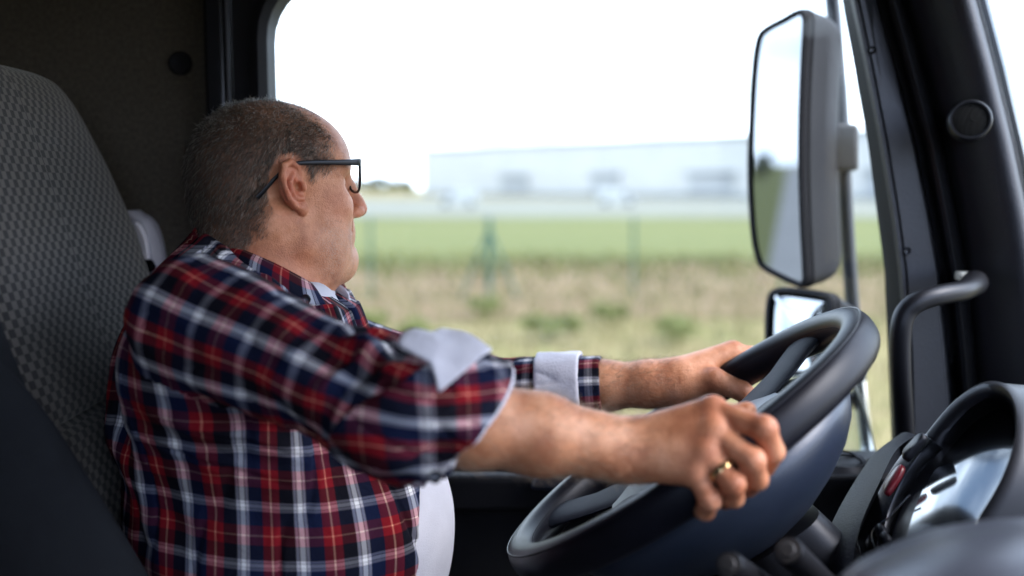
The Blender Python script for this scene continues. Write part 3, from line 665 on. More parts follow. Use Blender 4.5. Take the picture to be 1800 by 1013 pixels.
pp = spline([at(x, y, d * .873) for x, y, d in ((1458, -80, 2.24), (1463, 0, 2.24), (1478, 180, 2.23), (1488, 380, 2.22), (1500, 560, 2.2), (1512, 690, 2.18), (1524, 800, 2.16), (1532, 900, 2.08))], 40)
MB().tube(pp, .0137, 16).build('tube', M['pole'], pole)
MB().tube(pp[29:], .0152, 16).build('reflection_sleeve', M['chrome'], pole)  # chrome sleeve added to imitate a bright sky reflection in the deflector
def pix_box(x0, y0, x1, y1, Y, th, name, mat, par, bev):
    q = [at(x0, y0, Y), at(x1, y0 + 2, Y), at(x1, y1, Y), at(x0, y1, Y)]
    return MB().loft([q, [p + np.array([.02, th, 0]) for p in q]]).build(name, mat, par, True, bev, 4)
pix_box(1468, 216, 1509, 300, 1.885, .06, 'clamp', M['bracket'], pole, .008)
pix_box(1440, 690, 1496, 728, 1.885, .045, 'clamp', M['mirror_body'], pole, .012)
pix_box(1480, 600, 1536, 640, 1.885, .045, 'clamp', M['mirror_body'], pole, .012)
# clear wind deflector outside the window
dfl = empty('wind_deflector', tuple(at(1500, 780, 1.73))); tag(dfl, 'clear curved plastic wind deflector outside the window behind the wheel', 'wind deflector')
ed = spline([(1380, 664), (1440, 660), (1482, 664), (1504, 684), (1520, 720), (1532, 765), (1541, 812)], 40)
lo_ = np.array([at(x, y, 1.735) for x, y in ed]); bt = np.array([at(1360 + (x - 1380) * .9 + (x - 1380) * .12, 830, 1.71) for x, y in ed])
MB().loft([lo_, lo_ * .6 + bt * .4 + np.array([0, .012, 0]), bt, bt + np.array([0, .004, 0]), lo_ * .6 + bt * .4 + np.array([0, .016, 0]), lo_ + np.array([0, .004, 0])], False).build('panel', M['acrylic'], dfl)
MB().tube(lo_, .0022, 8).build('edge', surf('acrylic_edge', (.5, .55, .56), None, 5, .2), dfl)
# ------------------------------------------------------------------ distance-field sculpting (for body and cloth)
f32 = np.float32
def smin(a, b, k):
    h = np.maximum(k - np.abs(a - b), 0) / k
    return np.minimum(a, b) - h * h * (k * .25)
def smax(a, b, k): return -smin(-a, -b, k)
def ell(P, c, r, R=None):
    q = P - np.asarray(c, f32)
    if R is not None: q = q @ np.asarray(R, f32)
    r = np.asarray(r, f32); k0 = np.sqrt(((q / r) ** 2).sum(1)); k1 = np.sqrt(((q / (r * r)) ** 2).sum(1)) + 1e-9
    return k0 * (k0 - 1) / k1
def cone(P, a, b, ra, rb):
    a = np.asarray(a, f32); ab = np.asarray(b, f32) - a; q = P - a
    t = np.clip((q @ ab) / max(float(ab @ ab), 1e-9), 0, 1)
    return np.sqrt(((q - t[:, None] * ab) ** 2).sum(1)) - (ra + t * (rb - ra))
def chain(P, pts, rs, k=.004):
    d = None
    for i in range(len(pts) - 1):
        e = cone(P, pts[i], pts[i + 1], rs[i], rs[i + 1]); d = e if d is None else smin(d, e, k)
    return d
def vnoise(P, seed=0):
    """value noise in [-1, 1]"""
    P = P.astype(np.float32); i = np.floor(P).astype(np.int64); f = P - i; f = f * f * (3 - 2 * f); r = 0
    for dx in (0, 1):
        for dy in (0, 1):
            for dz in (0, 1):
                h = (i[:, 0] + dx) * 374761393 + (i[:, 1] + dy) * 668265263 + (i[:, 2] + dz) * 2147483647 + seed * 974711
                h = (h ^ (h >> 13)) * 1274126177; h = (h ^ (h >> 16)) & 0xffff
                w = (f[:, 0] if dx else 1 - f[:, 0]) * (f[:, 1] if dy else 1 - f[:, 1]) * (f[:, 2] if dz else 1 - f[:, 2])
                r = r + w * (h.astype(f32) / 32767.5 - 1)
    return r
def nets(fn, lo, hi, vox, B=14, slack=.0):
    lo = np.asarray(lo, float); n = np.ceil((np.asarray(hi) - lo) / vox).astype(int); nb = -(-n // B)
    gb = np.stack(np.meshgrid(*[np.arange(k) for k in nb], indexing='ij'), -1).reshape(-1, 3)
    cen = (lo + (gb * B + B / 2) * vox).astype(f32)
    dc = np.concatenate([fn(cen[i:i + 200000]) for i in range(0, len(cen), 200000)])
    keep = gb[np.abs(dc) < vox * B * .87 * 1.35 + slack]
    S = B + 1; loc = np.stack(np.meshgrid(*[np.arange(S)] * 3, indexing='ij'), -1).reshape(-1, 3)
    NY, NZ = int(nb[1] * B + 2), int(nb[2] * B + 2)
    gid = lambda c: ((c[..., 0] + 1) * (NY + 1) + c[..., 1] + 1) * (NZ + 1) + c[..., 2] + 1
    ids, vs, quads = [], [], []
    corners = np.array([(a, b, c) for a in (0, 1) for b in (0, 1) for c in (0, 1)])
    edges = [(i, j) for i in range(8) for j in range(i + 1, 8) if np.abs(corners[i] - corners[j]).sum() == 1]
    for s in range(0, len(keep), 48):
        kb = keep[s:s + 48]
        P = (lo + (kb[:, None] * B + loc[None]) * vox).astype(f32).reshape(-1, 3)
        D = fn(P).reshape(len(kb), S, S, S); D = np.where(D == 0, 1e-9, D); neg = D < 0
        cs = [neg[:, a:a + B, b:b + B, c:c + B] for a, b, c in corners]
        tot = sum(x.astype(np.int8) for x in cs); bb, ii, jj, kk = np.nonzero((tot > 0) & (tot < 8))
        if len(bb):
            dv = np.stack([D[bb, ii + a, jj + b, kk + c] for a, b, c in corners], 1)
            acc = np.zeros((len(bb), 3)); cnt = np.zeros(len(bb))
            for i, j in edges:
                m = (dv[:, i] < 0) != (dv[:, j] < 0); t = dv[:, i] / np.where(m, dv[:, i] - dv[:, j], 1)
                p = corners[i] + t[:, None] * (corners[j] - corners[i]); acc += np.where(m[:, None], p, 0); cnt += m
            base = kb[bb] * B + np.stack([ii, jj, kk], 1)
            vs.append(lo + (base + acc / cnt[:, None]) * vox); ids.append(gid(base))
        for ax in range(3):
            sl0 = [slice(0, B)] * 3; sl1 = list(sl0); sl1[ax] = slice(1, B + 1)
            a_, b_ = neg[(slice(None), *sl0)], neg[(slice(None), *sl1)]
            bb, ii, jj, kk = np.nonzero(a_ != b_)
            if not len(bb): continue
            base = kb[bb] * B + np.stack([ii, jj, kk], 1); e1 = np.eye(3, dtype=int)[(ax + 1) % 3]; e2 = np.eye(3, dtype=int)[(ax + 2) % 3]
            q = np.stack([gid(base - e1 - e2), gid(base - e2), gid(base), gid(base - e1)], 1)
            fl = ~a_[bb, ii, jj, kk]; q[fl] = q[fl][:, ::-1]; quads.append(q)
    ids = np.concatenate(ids); vs = np.concatenate(vs); quads = np.concatenate(quads)
    o = np.argsort(ids); si = ids[o]; ix = np.searchsorted(si, quads); ix = np.clip(ix, 0, len(si) - 1)
    ok = (si[ix] == quads).all(1)
    return vs, o[ix[ok]]
def refine(fn, V, vox, it=1):
    V = V.astype(f32); h = vox * .5
    for _ in range(it):
        for s in range(0, len(V), 200000):
            v = V[s:s + 200000]; d = fn(v)
            g = np.stack([fn(v + np.eye(3, dtype=f32)[a] * h) - fn(v - np.eye(3, dtype=f32)[a] * h) for a in range(3)], 1) / (2 * h)
            gn = (g * g).sum(1) + 1e-6; V[s:s + 200000] = v - np.clip(d / gn, -vox, vox)[:, None] * g
    return V
def mesh_of(name, V, Fq):
    me = bpy.data.meshes.new(name); me.vertices.add(len(V)); me.vertices.foreach_set('co', np.ascontiguousarray(V, f32).ravel())
    me.loops.add(len(Fq) * 4); me.loops.foreach_set('vertex_index', np.ascontiguousarray(Fq, np.int32).ravel())
    me.polygons.add(len(Fq)); me.polygons.foreach_set('loop_start', np.arange(0, len(Fq) * 4, 4, dtype=np.int32))
    try: me.polygons.foreach_set('loop_total', np.full(len(Fq), 4, np.int32))
    except Exception: pass
    me.update(calc_edges=True); return me
def compact(V, F):
    u, inv = np.unique(F, return_inverse=True); return V[u], inv.reshape(F.shape)
def col_attr(me, name, vals):
    a = me.attributes.new(name, 'FLOAT', 'POINT'); a.data.foreach_set('value', np.asarray(vals, f32))

# ------------------------------------------------------------------ the driver
person = empty('person', (-.33, 1.26, 1.71)); tag(person, 'older man in red and navy plaid shirt and glasses driving, both hands on the wheel', 'person')
HY = math.radians(33); HP = math.radians(0); HR = 0
HF = np.array([math.cos(HY), math.sin(HY), 0]); HL = np.array([-math.sin(HY), math.cos(HY), 0]); HU = np.array([0, 0, 1.0])
H0 = at(479, 336, 1.268)
HB = np.stack([HF, HL, HU], 1)
def h2w(f, l, u): return H0 + HB @ np.array([f, l, u])
def rotY(a):   # tilt in the f-u plane
    c, s = math.cos(a), math.sin(a); return np.array([[c, 0, s], [0, 1, 0], [-s, 0, c]])
def head(P):
    Q = ((P - H0.astype(f32)) @ HB.astype(f32)); A = Q.copy(); A[:, 1] = np.abs(A[:, 1])
    d = ell(A, (-.005, 0, .038), (.095, .0755, .0755))
    d = smin(d, ell(A, (-.044, 0, .002), (.055, .062, .060)), .03)
    d = smin(d, ell(A, (.036, 0, .038), (.060, .062, .049)), .03)
    d = smin(d, ell(A, (.028, 0, -.022), (.070, .066, .075)), .025)
    d = smin(d, ell(A, (.054, .034, -.022), (.036, .031, .030)), .02)         # cheek
    d = smin(d, ell(A, (.048, .034, -.068), (.040, .034, .034)), .022)        # jowl
    d = smin(d, chain(A, [(.0, .060, -.040), (.012, .058, -.066), (.055, .040, -.090), (.082, .010, -.094)], [.016, .016, .018, .018], .01), .02)
    d = smin(d, ell(A, (.092, 0, -.086), (.018, .024, .019)), .014)           # chin
    d = smin(d, ell(A, (.045, 0, -.100), (.055, .046, .028)), .03)            # under the chin
    d = smin(d, ell(A, (.086, 0, -.052), (.022, .030, .028)), .016)           # mouth mound
    # eye sockets and brow
    d = smax(d, -ell(A, (.104, .034, .012), (.028, .026, .0165)), .012)
    d = smin(d, cone(A, (.0905, .010, .029), (.074, .044, .030), .0085, .008), .012)
    d = smin(d, ell(A, (.070, .031, .011), (.0145, .017, .0115)), .004)       # lids
    d = smax(d, -cone(A, (.0855, .022, .0085), (.0775, .042, .0085), .0012, .0012), .002)
    # nose
    d = smin(d, chain(A, [(.092, 0, .026), (.104, 0, .004), (.1140, 0, -.016), (.1180, 0, -.0235)], [.009, .0092, .0102, .0113], .006), .010)
    d = smin(d, ell(A, (.1085, .0125, -.0275), (.0118, .0068, .0080)), .005)
    d = smax(d, -ell(A, (.1125, .0075, -.0375), (.006, .0036, .0045)), .003)
    d = smax(d, -cone(A, (.100, .020, -.024), (.092, .033, -.050), .0022, .0018), .006)
    # lips
    d = smin(d, cone(A, (.1065, 0, -.0510), (.095, .021, -.0555), .0052, .003), .006)
    d = smin(d, cone(A, (.1050, 0, -.0625), (.094, .019, -.0600), .0058, .003), .006)
    d = smax(d, -cone(A, (.1115, 0, -.0568), (.093, .025, -.0575), .0016, .0014), .0025)
    d = smax(d, -cone(A, (.1085, 0, -.0735), (.099, .016, -.0715), .0025, .002), .008)
    # temple hollow, crow's feet, ear-front creases
    d = smax(d, -ell(A, (.058, .083, .030), (.022, .011, .02)), .02)
    d = smax(d, -cone(A, (.020, .0735, -.012), (.026, .0722, -.030), .0011, .0009), .004)
    # neck
    d = smin(d, chain(A, [(-.034, 0, -.035), (-.044, 0, -.150)], [.058, .064]), .03)
    d = smin(d, chain(A, [(.010, 0, -.060), (-.012, 0, -.165)], [.056, .066]), .03)
    d = smin(d, cone(A, (-.028, .062, -.035), (.005, .030, -.150), .012, .014), .025)   # sternomastoid
    for z_, w_ in ((-.070, .0020), (-.092, .0018)):                                     # neck creases
        d = smax(d, -cone(A, (-.098, .0, z_ - .012), (-.060, .062, z_), w_, .0008), .006)
    # ears
    E = (A - np.array([.0, .0715, .004], f32))
    ca, sa = math.cos(.30), math.sin(.30)      # flare
    X = E[:, 0] * ca - E[:, 1] * sa; Y = E[:, 0] * sa + E[:, 1] * ca
    ct, st = math.cos(.33), math.sin(.33)      # backward tilt
    X2 = X * ct + E[:, 2] * st; Z2 = -X * st + E[:, 2] * ct
    T = np.stack([X2, Y, Z2], 1)
    e = ell(T, (-.004, .005, .004), (.0185, .0042, .029))
    e = smin(e, chain(T, [(.007, .006, .002), (.0115, .006, .014), (.010, .007, .024), (.001, .0085, .0325), (-.011, .0105, .031), (-.0185, .0125, .020), (-.0195, .0125, .006), (-.0165, .011, -.008), (-.010, .009, -.019), (-.003, .007, -.026)],
                        [.0026, .0030, .0034, .0038, .0040, .0040, .0038, .0036, .0036, .0042], .002), .003)
    e = smin(e, ell(T, (.001, .0065, -.026), (.0082, .0048, .0095)), .004)
    e = smax(e, -chain(T, [(.004, .014, .020), (-.008, .0145, .021), (-.013, .0155, .010), (-.012, .0145, -.006)], [.0034, .0042, .0040, .003], .003), .003)
    e = smin(e, chain(T, [(.000, .0085, .017), (-.0085, .0105, .010), (-.0105, .011, -.001), (-.006, .0100, -.011), (.003, .009, -.0145)], [.0026, .0030, .0032, .0032, .0030], .002), .003)
    e = smax(e, -ell(T, (-.0005, .0145, .001), (.0080, .0105, .0105)), .003)
    e = smax(e, -ell(T, (.0045, .006, .000), (.0042, .012, .0055)), .002)
    e = smin(e, ell(T, (.0095, .0085, -.0015), (.0036, .0040, .0062)), .003)
    return smin(d, e, .004)

# hands: joints as pixel + depth
def J(*a): return at(*a)
def hand(P, wrist, palm_c, fingers, thumb, frs, trs, palm_r):
    d = None
    kn = [f[0] for f in fingers]
    for i, k_ in enumerate(kn):
        b = wrist + (palm_c[i] - wrist)
        e = cone(P, b, k_, palm_r[0], palm_r[1]); d = e if d is None else smin(d, e, .012)
    for i in range(3): d = smin(d, cone(P, kn[i], kn[i + 1], palm_r[1] * .93, palm_r[1] * .93), .008)
    for i, f in enumerate(fingers):
        r = np.asarray(frs) * (1, 1, .95, .86)[i]
        e = chain(P, f, r, .003)
        for jn, rr in ((0, 1.06), (1, 1.05)): e = smin(e, np.sqrt(((P - np.asarray(f[jn], f32)) ** 2).sum(1)) - r[jn] * rr, .004)
        d = smin(d, e, .0035)
    th = chain(P, thumb, trs, .005)
    d = smin(d, th, .012)
    return d
# right hand, near the camera, closed over the near rim
RW = J(1085, 789, .958)
rk = [J(1252, 722, .950), J(1254, 758, .932), J(1240, 796, .924), J(1222, 830, .922)]
rf = [[rk[0], J(1343, 754, .914), J(1359, 794, .922), J(1345, 822, .946)],
      [rk[1], J(1322, 810, .906), J(1330, 842, .918), J(1314, 858, .946)],
      [rk[2], J(1288, 850, .904), J(1289, 874, .918), J(1274, 880, .946)],
      [rk[3], J(1247, 878, .908), J(1240, 898, .922), J(1228, 897, .946)]]
rth = [J(1120, 772, .975), J(1190, 752, 1.000), J(1258, 738, 1.004), J(1312, 724, 1.000)]
rpal = [J(1108, 770, .965), J(1106, 782, .956), J(1104, 796, .952), J(1106, 812, .954)]
RE = J(720, 722, .92); RS = J(338, 562, 1.055)
def rhand(P): return hand(P, RW, rpal, rf, rth, np.array([.0124, .0117, .0108, .0096]), [.018, .017, .0125, .0105], (.0185, .0138))
def rarm(P):
    m1 = RW + (RE - RW) * .72; ax = unit(RW - RE)
    d = chain(P, [RE, m1, RE + (RW - RE) * .62, RW - ax * .025, RW + ax * .02], [.0365, .0405, .0370, .0285, .0265], .02)
    d = smin(d, cone(P, J(1075, 806, .948), J(1085, 812, .946), .012, .010), .02)
    return smin(d, chain(P, [RS, RS + (RE - RS) * .5, RE], [.050, .042, .037], .02), .02)
# left hand, on the far rim, thumb towards us
LW = J(1168, 674, 1.405)
lk = [J(1288, 621, 1.425), J(1282, 628, 1.447), J(1272, 642, 1.462), J(1258, 660, 1.470)]
lf = [[lk[0], J(1340, 622, 1.440), J(1362, 645, 1.452), J(1352, 668, 1.450)],
      [lk[1], J(1338, 632, 1.460), J(1356, 660, 1.468), J(1340, 682, 1.460)],
      [lk[2], J(1325, 648, 1.475), J(1340, 676, 1.480), J(1322, 696, 1.468)],
      [lk[3], J(1308, 668, 1.480), J(1322, 692, 1.482), J(1306, 708, 1.472)]]
lth = [J(1196, 684, 1.392), J(1254, 668, 1.378), J(1304, 688, 1.372), J(1336, 708, 1.376)]
lpal = [J(1184, 656, 1.405), J(1186, 664, 1.418), J(1186, 674, 1.428), J(1186, 686, 1.432)]
LE = J(830, 690, 1.46); LS = np.array([-.335, 1.445, 2.19])
def lhand(P):
    d = hand(P, LW, lpal, lf, lth, np.array([.0118, .0112, .0104, .0092]), [.021, .0175, .0138, .0108], (.0195, .0145))
    d = smin(d, cone(P, J(1198, 700, 1.40), J(1215, 694, 1.40), .015, .014), .012)
    d = smin(d, cone(P, J(1205, 655, 1.40), lk[0], .018, .0145), .014)
    return d
def larm(P):
    ax = unit(LW - LE)
    d = chain(P, [LE, LE + (LW - LE) * .35, LE + (LW - LE) * .68, LW - ax * .02, LW + ax * .02], [.034, .0345, .0345, .0310, .0285], .02)
    return smin(d, chain(P, [LS, LS + (LE - LS) * .5, LE], [.048, .041, .037], .02), .02)
def torso(P):
    A = P.copy(); A[:, 1] = np.abs(A[:, 1] - 1.255)
    d = ell(A, (-.335, 0, 2.14), (.142, .190, .200))
    d = smin(d, cone(A, (-.350, .0, 2.222), (-.342, .172, 2.202), .064, .066), .06)
    d = smin(d, ell(A, (-.280, 0, 1.955), (.206, .200, .215)), .06)
    d = smin(d, ell(A, (-.33, 0, 1.80), (.185, .215, .14)), .06)
    d = smin(d, cone(A, (-.322, 0, 2.25), (-.312, 0, 2.36), .068, .062), .03)
    return d

# ---- shirt
def unit_frame(a, b):
    z = unit(np.asarray(b) - a); x = unit(np.cross(z, (0, 1, 0))); return x, np.cross(z, x), z
class Sleeve:
    def __init__(s, S, E, W_, s_end, rad, seed):
        s.S, s.E, s.W = np.asarray(S), np.asarray(E), np.asarray(W_); s.l1 = np.linalg.norm(s.E - s.S); s.d1 = unit(s.E - s.S); s.d2 = unit(s.W - s.E)
        s.end = s_end; s.rad = rad; s.seed = seed; s.mid = unit(s.d1 + s.d2)
        s.x1 = unit(np.cross(s.d1, (0, 1, 0))); s.y1 = np.cross(s.d1, s.x1)
    def par(s, P):
        q = P - s.S.astype(f32); t1 = q @ s.d1.astype(f32); q2 = P - s.E.astype(f32); t2 = q2 @ s.d2.astype(f32)
        side = q2 @ s.mid.astype(f32); w = 1 / (1 + np.exp(-np.clip(side / .018, -30, 30)))
        ss = np.where(True, (1 - w) * t1 + w * (s.l1 + t2), 0)
        c1 = q - t1[:, None] * s.d1.astype(f32); c2 = q2 - t2[:, None] * s.d2.astype(f32)
        # distance to the two-segment axis
        tc1 = np.clip(t1, 0, s.l1); r1 = np.sqrt(((q - tc1[:, None] * s.d1.astype(f32)) ** 2).sum(1)); tc2 = np.clip(t2, 0, 9); r2 = np.sqrt(((q2 - tc2[:, None] * s.d2.astype(f32)) ** 2).sum(1))
        r = np.minimum(r1, r2); c = c1 * (1 - w)[:, None] + c2 * w[:, None]
        th = np.arctan2(c @ s.y1.astype(f32), c @ s.x1.astype(f32))
        return ss, th, r
    def fold(s, ss, th):
        ex = np.exp(-((ss - s.l1 * .93) / .085) ** 2)
        n1 = vnoise(np.stack([ss * 36 + th * .9, th * 1.0 + 9, ss * 0 + s.seed], 1)); n2 = vnoise(np.stack([ss * 15 - th * 1.5, th * 1.7 + 9, ss * 4 + s.seed + 5], 1)); n3 = vnoise(np.stack([ss * 60 + th * 2, th * 2.2 + 9, ss * 0 + s.seed + 3], 1))
        rid = 1 - np.abs(n1) * 2
        cr_ = np.exp(-(n1 / .11) ** 2); c2 = np.exp(-(n2 / .07) ** 2)
        return ex * (.0095 * rid - .005 * cr_) + (.45 + .55 * ex) * .0085 * n2 - .0032 * c2 * (.5 + .5 * ex) + (.25 + ex) * .0022 * n3
    def d(s, P, pad=0.0):
        ss, th, r = s.par(P)
        R = np.interp(ss, [k for k, _ in s.rad], [v for _, v in s.rad]).astype(f32)
        d = r - R - s.fold(ss, th) - pad
        return d, ss, th
AX_R = np.linalg.norm(RE - RS)
SR = Sleeve(RS, RE, RW, AX_R + .085, [(-.1, .058), (0, .070), (.08, .066), (.18, .057), (AX_R - .02, .055), (AX_R + .03, .059), (AX_R + .14, .060)], 3)
AX_L = np.linalg.norm(LE - LS)
SL = Sleeve(LS, LE, LW, AX_L + .2, [(-.1, .060), (0, .066), (.1, .056), (AX_L, .047), (AX_L + .10, .045), (AX_L + .2, .046)], 17)
cutR = RE + SR.d2 * .050; cutRn = unit(SR.d2 + np.array([.0, 0, -.15]) )
cutL = LE + SL.d2 * float(np.dot(at(1012, 668, 1.44) - LE, SL.d2)); cutLn = unit(SL.d2)
def sleeve_sdf(P, S, cut, cn, hole):
    d, ss, th = S.d(P); pl_ = (P - cut.astype(f32)) @ cn.astype(f32)
    d = smax(d, pl_, .004)
    inner = S.d(P, -.006)[0]
    return np.maximum(d, -np.maximum(inner, -(pl_ + hole)))
def tfold(P):
    y = P[:, 1] - 1.255; x = P[:, 0] + .32; ang = np.arctan2(y, x)
    n1 = vnoise(np.stack([ang * 4.5 + P[:, 2] * 1.6, P[:, 2] * 3.2, ang * 0 + 4], 1)); n2 = vnoise(np.stack([ang * 2.2, P[:, 2] * 17 + ang * 2, ang * 0 + 8], 1)); n3 = vnoise(np.stack([ang * 9 + P[:, 2] * 5, P[:, 2] * 9, ang * 0 + 2], 1))
    back = np.clip((-P[:, 0] - .34) / .12, 0, 1); waist = np.exp(-((P[:, 2] - 2.08) / .07) ** 2)
    arm = np.exp(-(((P[:, 0] + .30) / .12) ** 2 + ((P[:, 2] - 2.12) / .07) ** 2)); n4 = vnoise(np.stack([P[:, 0] * 10 + P[:, 2] * 26, P[:, 2] * 8 - P[:, 0] * 5, ang * 0 + 12], 1))
    return .0085 * n1 + .010 * n2 * back * (.35 + waist) + .004 * n3 + .007 * (1 - 2 * np.abs(n4)) * arm - .004 * np.exp(-(n1 / .06) ** 2) - .005 * arm * np.exp(-(n4 / .10) ** 2)
def shirt_torso(P): return torso(P) - .012 - tfold(P)
def shirt(P):
    a = shirt_torso(P); b = sleeve_sdf(P, SR, cutR, cutRn, .030); c = sleeve_sdf(P, SL, cutL, cutLn, .030)
    d = smin(smin(a, b, .022), c, .022)
    # neck opening
    q = P - np.array([-.312, 1.255, 2.30], f32); nn = unit(np.array([.50, 0, .86])).astype(f32)
    d = smax(d, -np.maximum(.012 - q @ nn, np.sqrt((q * q).sum(1)) - .125), .005)
    yo = np.interp(P[:, 2], [1.75, 1.9, 2.0, 2.08, 2.16, 2.22, 2.30], [.150, .141, .122, .088, .036, .012, .012]).astype(f32)
    return smax(d, -np.maximum(np.abs(P[:, 1] - 1.255) - yo - .003 * np.sin(P[:, 2] * 60), -.25 - P[:, 0]), .003)

ys_ = np.linspace(0, 1, 1001)
def plaid_mat(name, su=.064, sv=.064, dull=1.0):
    m, n, l, b = nt(name); uv = n.new("ShaderNodeUVMap"); uv.uv_map = "UVMap"; sx = n.new("ShaderNodeSeparateXYZ"); l.new(uv.outputs[0], sx.inputs[0])
    Wc, G, Nv, R, Pk, K = (.86, .85, .90), (.36, .35, .43), (.005, .009, .036), (.19, .007, .014), (.66, .30, .20), (.004, .004, .009)
    half = [(0, Wc), (.034, Nv), (.042, G), (.088, K), (.096, Nv), (.33, R), (.478, Pk)]
    Wg = (.62, .62, .70); st = [(0, Wc), (.042, K), (.054, G), (.105, Nv), (.34, R), (.482, Pk), (.508, R), (.645, K), (.89, G), (.944, K), (.956, Wc)]
    st2 = [(0, Wg), (.030, K), (.040, G), (.085, K), (.33, R), (.478, Pk), (.502, R), (.66, Nv), (.91, G), (.958, K), (.968, Wg)]
    outs = []
    for k, (o, sc, stp) in enumerate((('X', su, st), ('Y', sv, st2))):
        dv = n.new("ShaderNodeMath"); dv.operation = 'DIVIDE'; dv.inputs[1].default_value = sc; fr_ = n.new("ShaderNodeMath"); fr_.operation = 'FRACT'
        l.new(sx.outputs[o], dv.inputs[0]); l.new(dv.outputs[0], fr_.inputs[0]); r = ramp(n, stp, True); l.new(fr_.outputs[0], r.inputs['Fac']); outs.append(r)
    mx = n.new("ShaderNodeMix"); mx.data_type = 'RGBA'; mx.blend_type = 'MULTIPLY'; mx.inputs['Factor'].default_value = 1; gm = n.new('ShaderNodeGamma'); gm.inputs['Gamma'].default_value = .5; av = n.new('ShaderNodeMix'); av.data_type = 'RGBA'; av.inputs['Factor'].default_value = .36; l.new(outs[0].outputs[0], av.inputs['A']); l.new(outs[1].outputs[0], av.inputs['B']); bl = n.new('ShaderNodeMix'); bl.data_type = 'RGBA'; bl.inputs['Factor'].default_value = .40; l.new(outs[0].outputs[0], mx.inputs['A']); l.new(outs[1].outputs[0], mx.inputs['B'])
    
    g1 = n.new('ShaderNodeGamma'); g1.inputs['Gamma'].default_value = 1.22; g2 = n.new('ShaderNodeGamma'); g2.inputs['Gamma'].default_value = .78
    l.new(outs[0].outputs[0], g1.inputs['Color']); l.new(outs[1].outputs[0], g2.inputs['Color']); l.new(g1.outputs[0], mx.inputs['A']); l.new(g2.outputs[0], mx.inputs['B']); l.new(mx.outputs['Result'], gm.inputs['Color']); l.new(gm.outputs[0], bl.inputs['A']); l.new(av.outputs['Result'], bl.inputs['B']); l.new(bl.outputs['Result'], b.inputs['Base Color']); b.inputs['Roughness'].default_value = .85; b.inputs['Specular IOR Level'].default_value = .1
    nz = n.new("ShaderNodeTexNoise"); nz.inputs['Scale'].default_value = 900; l.new(uv.outputs[0], nz.inputs['Vector'])
    wr = n.new("ShaderNodeTexNoise"); wr.inputs['Scale'].default_value = 32; wr.inputs['Detail'].default_value = 4; wr.inputs['Distortion'].default_value = .8; l.new(uv.outputs[0], wr.inputs['Vector'])
    b0 = n.new("ShaderNodeBump"); b0.inputs['Strength'].default_value = .5; b0.inputs['Distance'].default_value = .006; l.new(wr.outputs['Fac'], b0.inputs['Height'])
    bp = n.new("ShaderNodeBump"); bp.inputs['Strength'].default_value = .25; bp.inputs['Distance'].default_value = .0006; l.new(nz.outputs['Fac'], bp.inputs['Height']); l.new(b0.outputs[0], bp.inputs['Normal']); l.new(bp.outputs[0], b.inputs['Normal'])
    return m
PLAID = plaid_mat('plaid_cloth')
LIN = surf('pale_lining', (.47, .47, .58), (.53, .53, .64), 60, .85, .5, 260, sheen=.1)
TEE = surf('white_tee', (.50, .50, .60), (.54, .54, .64), 30, .9, .35, 500)

V, Fq = nets(shirt, (-.60, .80, 1.78), (.22, 1.62, 2.42), .0034, slack=.01)
V = refine(shirt, V, .0034)
fc = V[Fq].mean(1).astype(f32)
dt, dr_, dl_ = shirt_torso(fc), SR.d(fc)[0], SL.d(fc)[0]
# open front: no cloth over the middle of the belly
yo = np.interp(fc[:, 2], [1.75, 1.9, 2.0, 2.08, 2.16, 2.22, 2.30], [.120, .112, .095, .070, .030, .012, .012])
front = (fc[:, 0] > -.25) & (np.abs(fc[:, 1] - 1.255) < yo) & (dt < .004)
kind = np.argmin(np.stack([dt, dr_ - .004, dl_ - .004]), 0); keepf = fc[:, 2] > 1.80
ringface = (kind == 0) & (np.linalg.norm(fc - np.array([-.312, 1.255, 2.30]), axis=1) < .122) & ((fc - np.array([-.312, 1.255, 2.30])) @ unit(np.array([.50, 0, .86])) > .0105)
pass
def uv_torso(p):
    y = p[:, 1] - 1.255; x = p[:, 0] + .31; a = np.arctan2(x, -y)          # 0 on the near flank
    return np.stack([a * .205 - .017, p[:, 2] - .009 + .012 * np.sin(a * 2)], 1)
def uv_sleeve(S):
    def f(p):
        ss, th, r = S.par(p.astype(f32)); th = np.where(th < -2.6, th + 2 * np.pi, th); return np.stack([th * .064 + .052, ss + .0], 1)
    return f
def cloth(name, sel, uvf, parent, mat):
    v, f = compact(V, Fq[sel]); me = mesh_of(name, v, f)
    uv = uvf(v); w_ = v.astype(f32) * 9; uv = uv + np.stack([vnoise(w_, 21), vnoise(w_, 22)], 1) * .0045; c = uv[f]
    # keep each face on one side of the wrap-around
    d_ = c[..., 0] - c[:, :1, 0]; per = 2 * np.pi * (.205 if uvf is uv_torso else .064); c[..., 0] -= np.round(d_ / per) * per
    l = me.uv_layers.new(name="UVMap"); l.data.foreach_set('uv', np.ascontiguousarray(c, f32).ravel())
    return put(name, me, mat, parent)
shirt_o = cloth('shirt', keepf & (kind == 0), uv_torso, person, PLAID)
slv = cloth('sleeve', keepf & (kind == 1), uv_sleeve(SR), shirt_o, PLAID)
slv2 = cloth('sleeve', keepf & (kind == 2), uv_sleeve(SL), shirt_o, PLAID)
for o in (shirt_o,):
    s_ = o.modifiers.new("thick", 'SOLIDIFY'); s_.thickness = .0016; s_.offset = -1
# t-shirt
def tee(P): return smax(torso(P) + .001 - .002 * vnoise(P * 14, 6), (P[:, 2] - 2.285) + .0, .01)
v, f = nets(tee, (-.60, .98, 1.70), (.02, 1.54, 2.32), .006); v = refine(tee, v, .006)
put('t_shirt', mesh_of('t_shirt', v, f), TEE, person)
